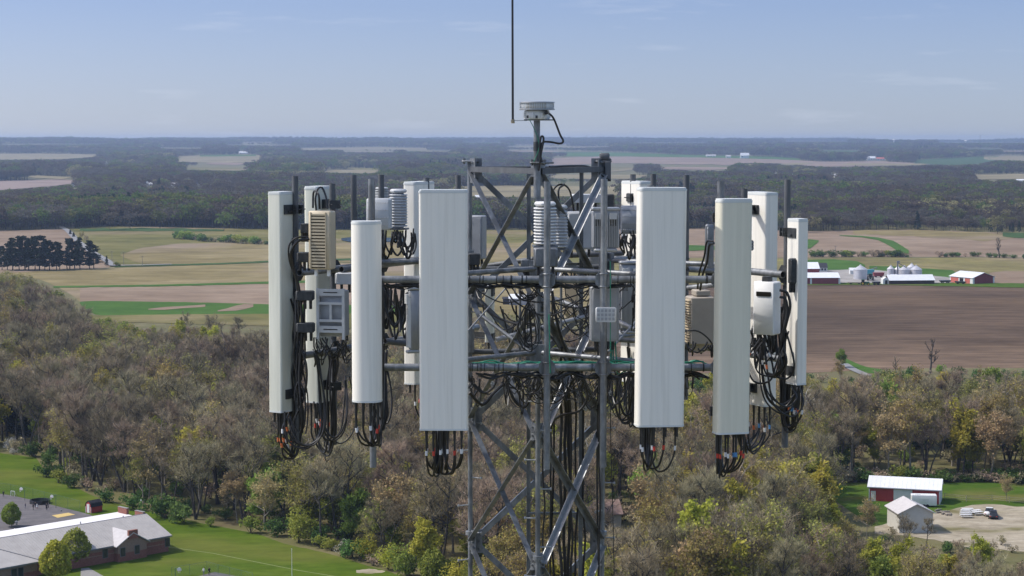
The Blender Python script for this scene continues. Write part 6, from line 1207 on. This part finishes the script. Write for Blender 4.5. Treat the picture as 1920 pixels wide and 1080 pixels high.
for a in [('child in dark clothes walking near the goal', 6.5, 932, 1.35, .3, 'black', 'black'), ('child in navy standing left of the pit', 47.5, 954, 1.2, 1.2, 'navy', 'grey'), ('person in black walking in front of the pit', 62.5, 957, 1.4, -.8, 'black', 'black'), ('child in black leaning at the pit wall', 66.5, 952, 1.25, 2.8, 'black', 'navy'), ('child in a white top beside the pit', 69.5, 954, 1.2, .6, 'white', 'red', .12, .2, True), ('person in a black skirt at the right of the pit', 87.5, 957, 1.45, .1, 'black', 'black', .1, .1, True), ('child in grey beside the person in a black skirt', 91, 953, 1.2, -1.4, 'grey', 'black'), ('person in black inside the fenced court', 392.5, 1079, 1.5, .5, 'black', 'black'), ('person in white inside the fenced court', 382, 1079, 1.45, -.5, 'white', 'grey')]: person(*a)
# ---- farm
lo, w = lo_px((1490, 533.5), (1574, 533.3)); b_ = gable('barn', 'long maroon barn with a white roof at the farmyard\'s left end', 'barn', lo, w, 11, 3.5, 2.2, m_maro, m_whr)
for px_ in (1519.5, 1573): q = lo.of(px_, 533); slab(lo, b_, 'corner_trim', (q.x, -.04, 1.6), (.9, .1, 3.2), m_whw)
lo, w = lo_px((1480, 521), (1536, 521)); gable('barn', 'taller white-roofed barn behind the maroon one', 'barn', lo, w, 14, 5.0, 3.0, m_maro, m_whr)
lo, w = lo_px((1527, 510), (1551, 510)); h_ = gable('farmhouse', 'low grey farmhouse behind the maroon barn', 'house', lo, w, 8, 2.6, 2.2, m_whw, m_dkr)
for i in range(4): win(lo, h_, w * (.15 + .23 * i), 1.5, 1.0, 1.1, -.01)
lo, w = lo_px((1668, 534), (1752, 533.3)); b_ = gable('barn', 'long low dark barn with a white roof in front of the bins', 'barn', lo, w, 9, 2.3, 2.5, mat('dark_open_front', (.05, .035, .03), (.09, .06, .05), scale=.4, rough=.9), m_whr)
lo2 = Loc(lo.M @ V3(-3.2, 1.0, 0), lo.a); m = lo2.mb(); m.box((1.6, 2, 1.4), (3.2, 4, 2.8)); m.extrude([(0, 0, 2.8), (3.2, 0, 2.8), (1.6, 0, 3.9)], (0, 4, 0)); m.build('porch_gable', m_whw, b_); slab(lo2, b_, 'door', (1.7, -.04, 1.2), (1.3, .06, 2.2), m_win)
p0, p1 = G(1824, 533.3), G(1781, 529.3); dv = (p1 - p0); lo = Loc(p0, math.atan2(dv.y, dv.x) - math.pi / 2); dd = dv.length; b_ = gable('barn', 'maroon-ended barn with orange doors and pale roof at the farmyard\'s right end', 'barn', lo, 15, dd, 3.4, 2.4, m_maro, m_greyr if False else m_whr, axis='y', over=.5)
m = lo.mb(); m.box((-.04, dd / 2, 1.65), (.06, dd, 3.3)); m.build('side_cladding', m_whw, b_)
for y0, y1 in ((.62, .96), (.12, .34)): slab(lo, b_, 'sliding_door', (-.1, dd * (y0 + y1) / 2, 1.5), (.06, dd * (y1 - y0), 2.9), m_oran)
slab(lo, b_, 'open_doorway', (-.1, dd * .49, 1.4), (.06, dd * .16, 2.7), m_slot)
for x in (.5, 14.5): slab(lo, b_, 'corner_trim', (x, -.04, 1.65), (1.0, .1, 3.3), m_whw)
for i, (x, yb, wpx, ye, yt, lab) in enumerate([(1613, 524, 26, 505, 497.5, 'lone wide grain bin left of the bin cluster'), (1670, 519, 14, 504, 498.5, 'leftmost bin of the cluster'), (1683.5, 519, 13, 505, 499, 'narrow bin second from left in the cluster'), (1695.5, 519.5, 21, 505.5, 499, 'wide middle bin of the cluster'), (1709, 515, 17, 501, 494.5, 'tallest bin at the back of the cluster'), (1717.5, 519.5, 22, 505, 498, 'rightmost bin of the cluster')]):
    g = G(x, yb); r = wpx / 2 * g.y / F; he_ = (yb - ye) * g.y / F; hp = (yb - yt) * g.y / F; t = thing('grain_bin', 'corrugated steel ' + lab, 'grain bin', tuple(g)); m = MB()
    prof = []
    for k in range(int(he_ / .45)): prof += [(r, k * .45), (r * .985, k * .45 + .22)]
    prof.append((r, he_)); m.lathe(prof, tuple(g), 28); m.build('wall', m_bin, t); m = MB(); m.lathe([(r * 1.03, he_ + .01), (r * .12, hp), (.05, hp + .1)], tuple(g), 28)
    for k in range(14): a = 2 * math.pi * k / 14; m.tube([g + V3(math.cos(a) * r, math.sin(a) * r, he_ + .06), g + V3(math.cos(a) * r * .13, math.sin(a) * r * .13, hp)], .05, 3)
    m.build('roof', m_bin, t); m = MB(); m.lathe([(.45, hp - .3), (.45, hp + .35), (.1, hp + .5)], tuple(g), 10); m.build('vent_cap', m_bin, t)
g = G(1682, 520); t = thing('grain_elevator', 'thin dark elevator leg rising among the grain bins', 'elevator', tuple(g)); zt_ = 8.2; m = MB(); m.box(g + V3(0, -1, zt_ / 2), (.7, .6, zt_)); m.build('leg_casing', m_trim, t); m = MB(); m.box(g + V3(.3, -1, zt_ + .4), (1.6, .9, .8)); m.tube([g + V3(0, -1, zt_), g + V3(5, -1, 5.2)], .2, 6); m.build('spout_head', m_trim, t)
g = G(1630, 514); t = thing('grain_auger', 'dark slanted auger rising right of the lone bin', 'auger', tuple(g)); m = MB(); m.tube([P(1622, 508, g.y), P(1643, 502, g.y)], .25, 6); m.build('tube', m_trim, t); m = MB(); m.tube([P(1643, 501, g.y), P(1643.5, 504, g.y)], .3, 6); m.build('spout', m_trim, t); m = MB(); m.tube([P(1632, 505, g.y), P(1633, 514, g.y)], .12, 4); m.build('support_leg', m_trim, t)
def tractor(lab, px_, py_, az, s):
    p = G(px_, py_); t = thing('tractor', lab, 'tractor', tuple(p)); M = frame(p, az) @ Matrix.Scale(s, 4)
    m = MB(M); m.bbox((1.1, 0, 1.25), (2.2, .9, .8), .12); m.tube([(1.6, .2, 1.6), (1.6, .2, 2.4)], .05, 6); m.box((0, 0, .9), (2.6, .6, .4)); m.build('hood', m_gtr, t)
    m = MB(M); m.bbox((-.7, 0, 1.95), (1.4, 1.4, 1.1), .08); m.build('cab_glass', m_win, t); m = MB(M); m.bbox((-.7, 0, 2.56), (1.6, 1.6, .12), .05); m.build('cab_roof', m_gtr, t)
    for x, y, r in ((-.8, -.95, .9), (-.8, .95, .9), (1.7, -.8, .6), (1.7, .8, .6)):
        m = MB(M); m.tube([(x, y - .22, r), (x, y + .22, r)], r, 16); w_ = m.build('wheel', m_tyre, t); m = MB(M); m.tube([(x, y - .24, r), (x, y + .24, r)], r * .5, 12); m.build('rim', m_ytr, w_)
tractor('green tractor on the grass strip facing right, the nearer one', 1621, 535, R(-10), 1.15); tractor('bigger dark green tractor parked beside the lone bin', 1632, 526.5, R(80), 1.5)
def wagon(lab, px_, py_, az, w, d, h, m_, nm='farm_wagon'):
    p = G(px_, py_); t = thing(nm, lab, 'wagon', tuple(p)); M = frame(p, az); m = MB(M); m.add([(-w / 2, -d / 2, .8), (w / 2, -d / 2, .8), (w / 2, d / 2, .8), (-w / 2, d / 2, .8), (-w * .6, -d * .6, .8 + h), (w * .6, -d * .6, .8 + h), (w * .6, d * .6, .8 + h), (-w * .6, d * .6, .8 + h)], [(3, 2, 1, 0), (4, 5, 6, 7), (0, 1, 5, 4), (1, 2, 6, 5), (2, 3, 7, 6), (3, 0, 4, 7)]); m.build('hopper', m_, t)
    for x in (-w * .3, w * .3):
        for y in (-d / 2, d / 2): m = MB(M); m.tube([(x, y - .12, .4), (x, y + .12, .4)], .4, 10); m.build('wheel', m_tyre, t)
wagon('teal hopper wagon right of the lone bin', 1630, 517, .1, 4.2, 2.2, 2.6, m_teal); wagon('rust red wagon between the lone bin and the cluster', 1647, 520.5, .1, 5, 2.2, 2.0, m_maro); wagon('low black wagon on the grass by the tractors', 1643, 534.5, .1, 3.4, 2, 1.0, m_blkp); wagon('grey flat wagon left of the near tractor', 1603, 533.5, .0, 7, 1.8, .4, m_wood); wagon('dark implement left of the right-hand barn', 1772, 531.5, .2, 5, 2, .9, m_blkp); wagon('dark implement before the right-hand barn\'s doors', 1801, 533.2, -.5, 5, 1.6, .8, m_blkp); wagon('white tank wagon before the bin cluster', 1676, 522, .1, 3, 2, 1.4, m_whp)
lo, w = lo_px((1594, 515), (1605, 515)); gable('small_shed', 'small white shed left behind the lone bin', 'shed', lo, w, 4, 2.4, 1.2, m_whw, m_whr)
# building, cars and house glimpsed through and under the tower
lo, w = lo_px((955, 572), (992, 572)); b_ = gable('small_barn', 'pale small barn glimpsed through the tower beside the coil', 'barn', lo, w, 8, 3.0, 1.6, mat('pale_grey_siding', (.34, .33, .35), (.42, .41, .43), scale=1, rough=.8), m_whr)
slab(lo, b_, 'door', (w * .25, -.05, 1.2), (2, .08, 2.3), m_trim)
lo, w = lo_px((943, 571), (955, 571)); gable('small_barn', 'dark lean-to beside the pale small barn', 'barn', lo, w, 6, 2.6, .6, m_dkr, m_dkr)
lo, w = lo_px((1100, 990), (1165, 988)); gable('house', 'house with a reddish brown roof hidden among the trees right of the tower', 'house', lo, w, 7.5, 2.6, 2.0, m_greyw, mat('red_brown_shingle', (.21, .14, .12), (.32, .23, .20), scale=1, rough=.9))
# ---- far houses
for i, (x, yb, wpx, hpx, roof, lab) in enumerate(HOUSES):
    lo, w = lo_px((x - wpx / 2, yb), (x + wpx / 2, yb)); k = G(x, yb).y / F; hh = max(2.4, hpx * k * .55)
    lo.p.z = float(hz(lo.p.x, lo.p.y)); lo.M = frame(lo.p, 0); h_ = gable('house' if wpx > 9 or i < 20 else 'house', lab, 'house' if 'barn' not in lab else 'barn', lo, w, min(w * .7, 14), hh, max(1.8, hpx * k * .45), m_whw, {'g': m_greyr, 'd': m_dkr, 'r': m_oran, 'w': m_whr}[roof])
    for j in range(3 if 'barn' not in lab else 1): win(lo, h_, w * (.2 + .3 * j), hh * .55, max(1, w * .08), hh * .35, -.01)
for i, (x, yb, yt, lab) in enumerate([(210, 492, 470, 'thin utility pole by the country road, leftmost'), (232, 497, 472, 'thin utility pole right of the road junction'), (267, 499, 479, 'thin utility pole along the lane at left'), (1566, 482, 460, 'thin utility pole on the pink field at right'), (137, 437, 419, 'pale utility pole at the top of the country road')]):
    g = G(x, yb); t = thing('utility_pole', lab, 'utility pole', tuple(g)); h_ = (yb - yt) * g.y / F; m = MB(); m.tube([g, g + V3(0, 0, h_)], [.17, .12], 6); m.build('pole', m_wood, t); m = MB(); m.box(g + V3(0, 0, h_ - .7), (2.4, .14, .14)); m.build('crossarm', m_wood, t)
for x, yt, lab in ((1674, 260.5, 'tiny white water tower on the horizon ridge at right'), (1808, 262.5, 'tiny white water tower on the horizon near the right edge')):
    Y = 9800; Xw = (x - 960) / F * Y; g0 = float(hz(Xw, Y)); zt_ = P(x, yt, Y).z; t = thing('water_tower', lab, 'water tower', (Xw, Y, g0)); m = MB(); m.lathe([(2.5, 0), (2.2, max(6, zt_ - g0 - 9))], (Xw, Y, g0), 10); m.build('stem', m_whp, t); m = MB(); m.lathe([(2, -9), (6, -6), (7.5, -3), (5, -.6), (1, 0)], (Xw, Y, zt_), 16); m.build('tank', m_whp, t)
for x, yt, lab in ((1835, 251, 'faint radio mast on the horizon near the right edge'), (1100, 246, 'faint radio mast on the horizon above the right top beam')):
    Y = 9500; Xw = (x - 960) / F * Y; g0 = float(hz(Xw, Y)); zt_ = min(99.5, P(x, yt, Y).z); t = thing('radio_mast', lab, 'radio mast', (Xw, Y, g0)); m = MB(); m.tube([(Xw, Y, g0), (Xw, Y, zt_)], 1.1, 5); m.build('shaft', m_trim, t); m = MB(); m.tube([(Xw - 1.2, Y, zt_ - 8), (Xw + 1.2, Y, zt_ - 8)], .8, 5); m.build('crossarm', m_trim, t)
far_rows(1480, 3600, 8.5, 1.0, .93)
far_rows(3600, 7500, 15, 1.25, .8)
far_rows(7500, 14500, 23, 1.2, .85)
fp = np.concatenate(fp); fk = np.concatenate(fk); fs = np.concatenate(fs); print('far trees', len(fp))
instancer('far_woods', FAR, fp, fk, fs, rng.uniform(0, 6.28, len(fp)))
# ------------------------------------------------------------------ haze
hb_ = MB(); hb_.box((0, 7500, 47), (24000, 15500, 112)); hm = bpy.data.materials.new('haze'); hm.use_nodes = True; t = hm.node_tree; t.nodes.clear()
vo = N(t, 'ShaderNodeVolumePrincipled'); vo.inputs['Color'].default_value = (.52, .67, .94, 1); vo.inputs['Density'].default_value = HAZE; vo.inputs['Anisotropy'].default_value = .25
mo = N(t, 'ShaderNodeOutputMaterial'); t.links.new(vo.outputs[0], mo.inputs['Volume'])
ho = hb_.build('haze', hm, smooth=None); tag(ho, kind='stuff')
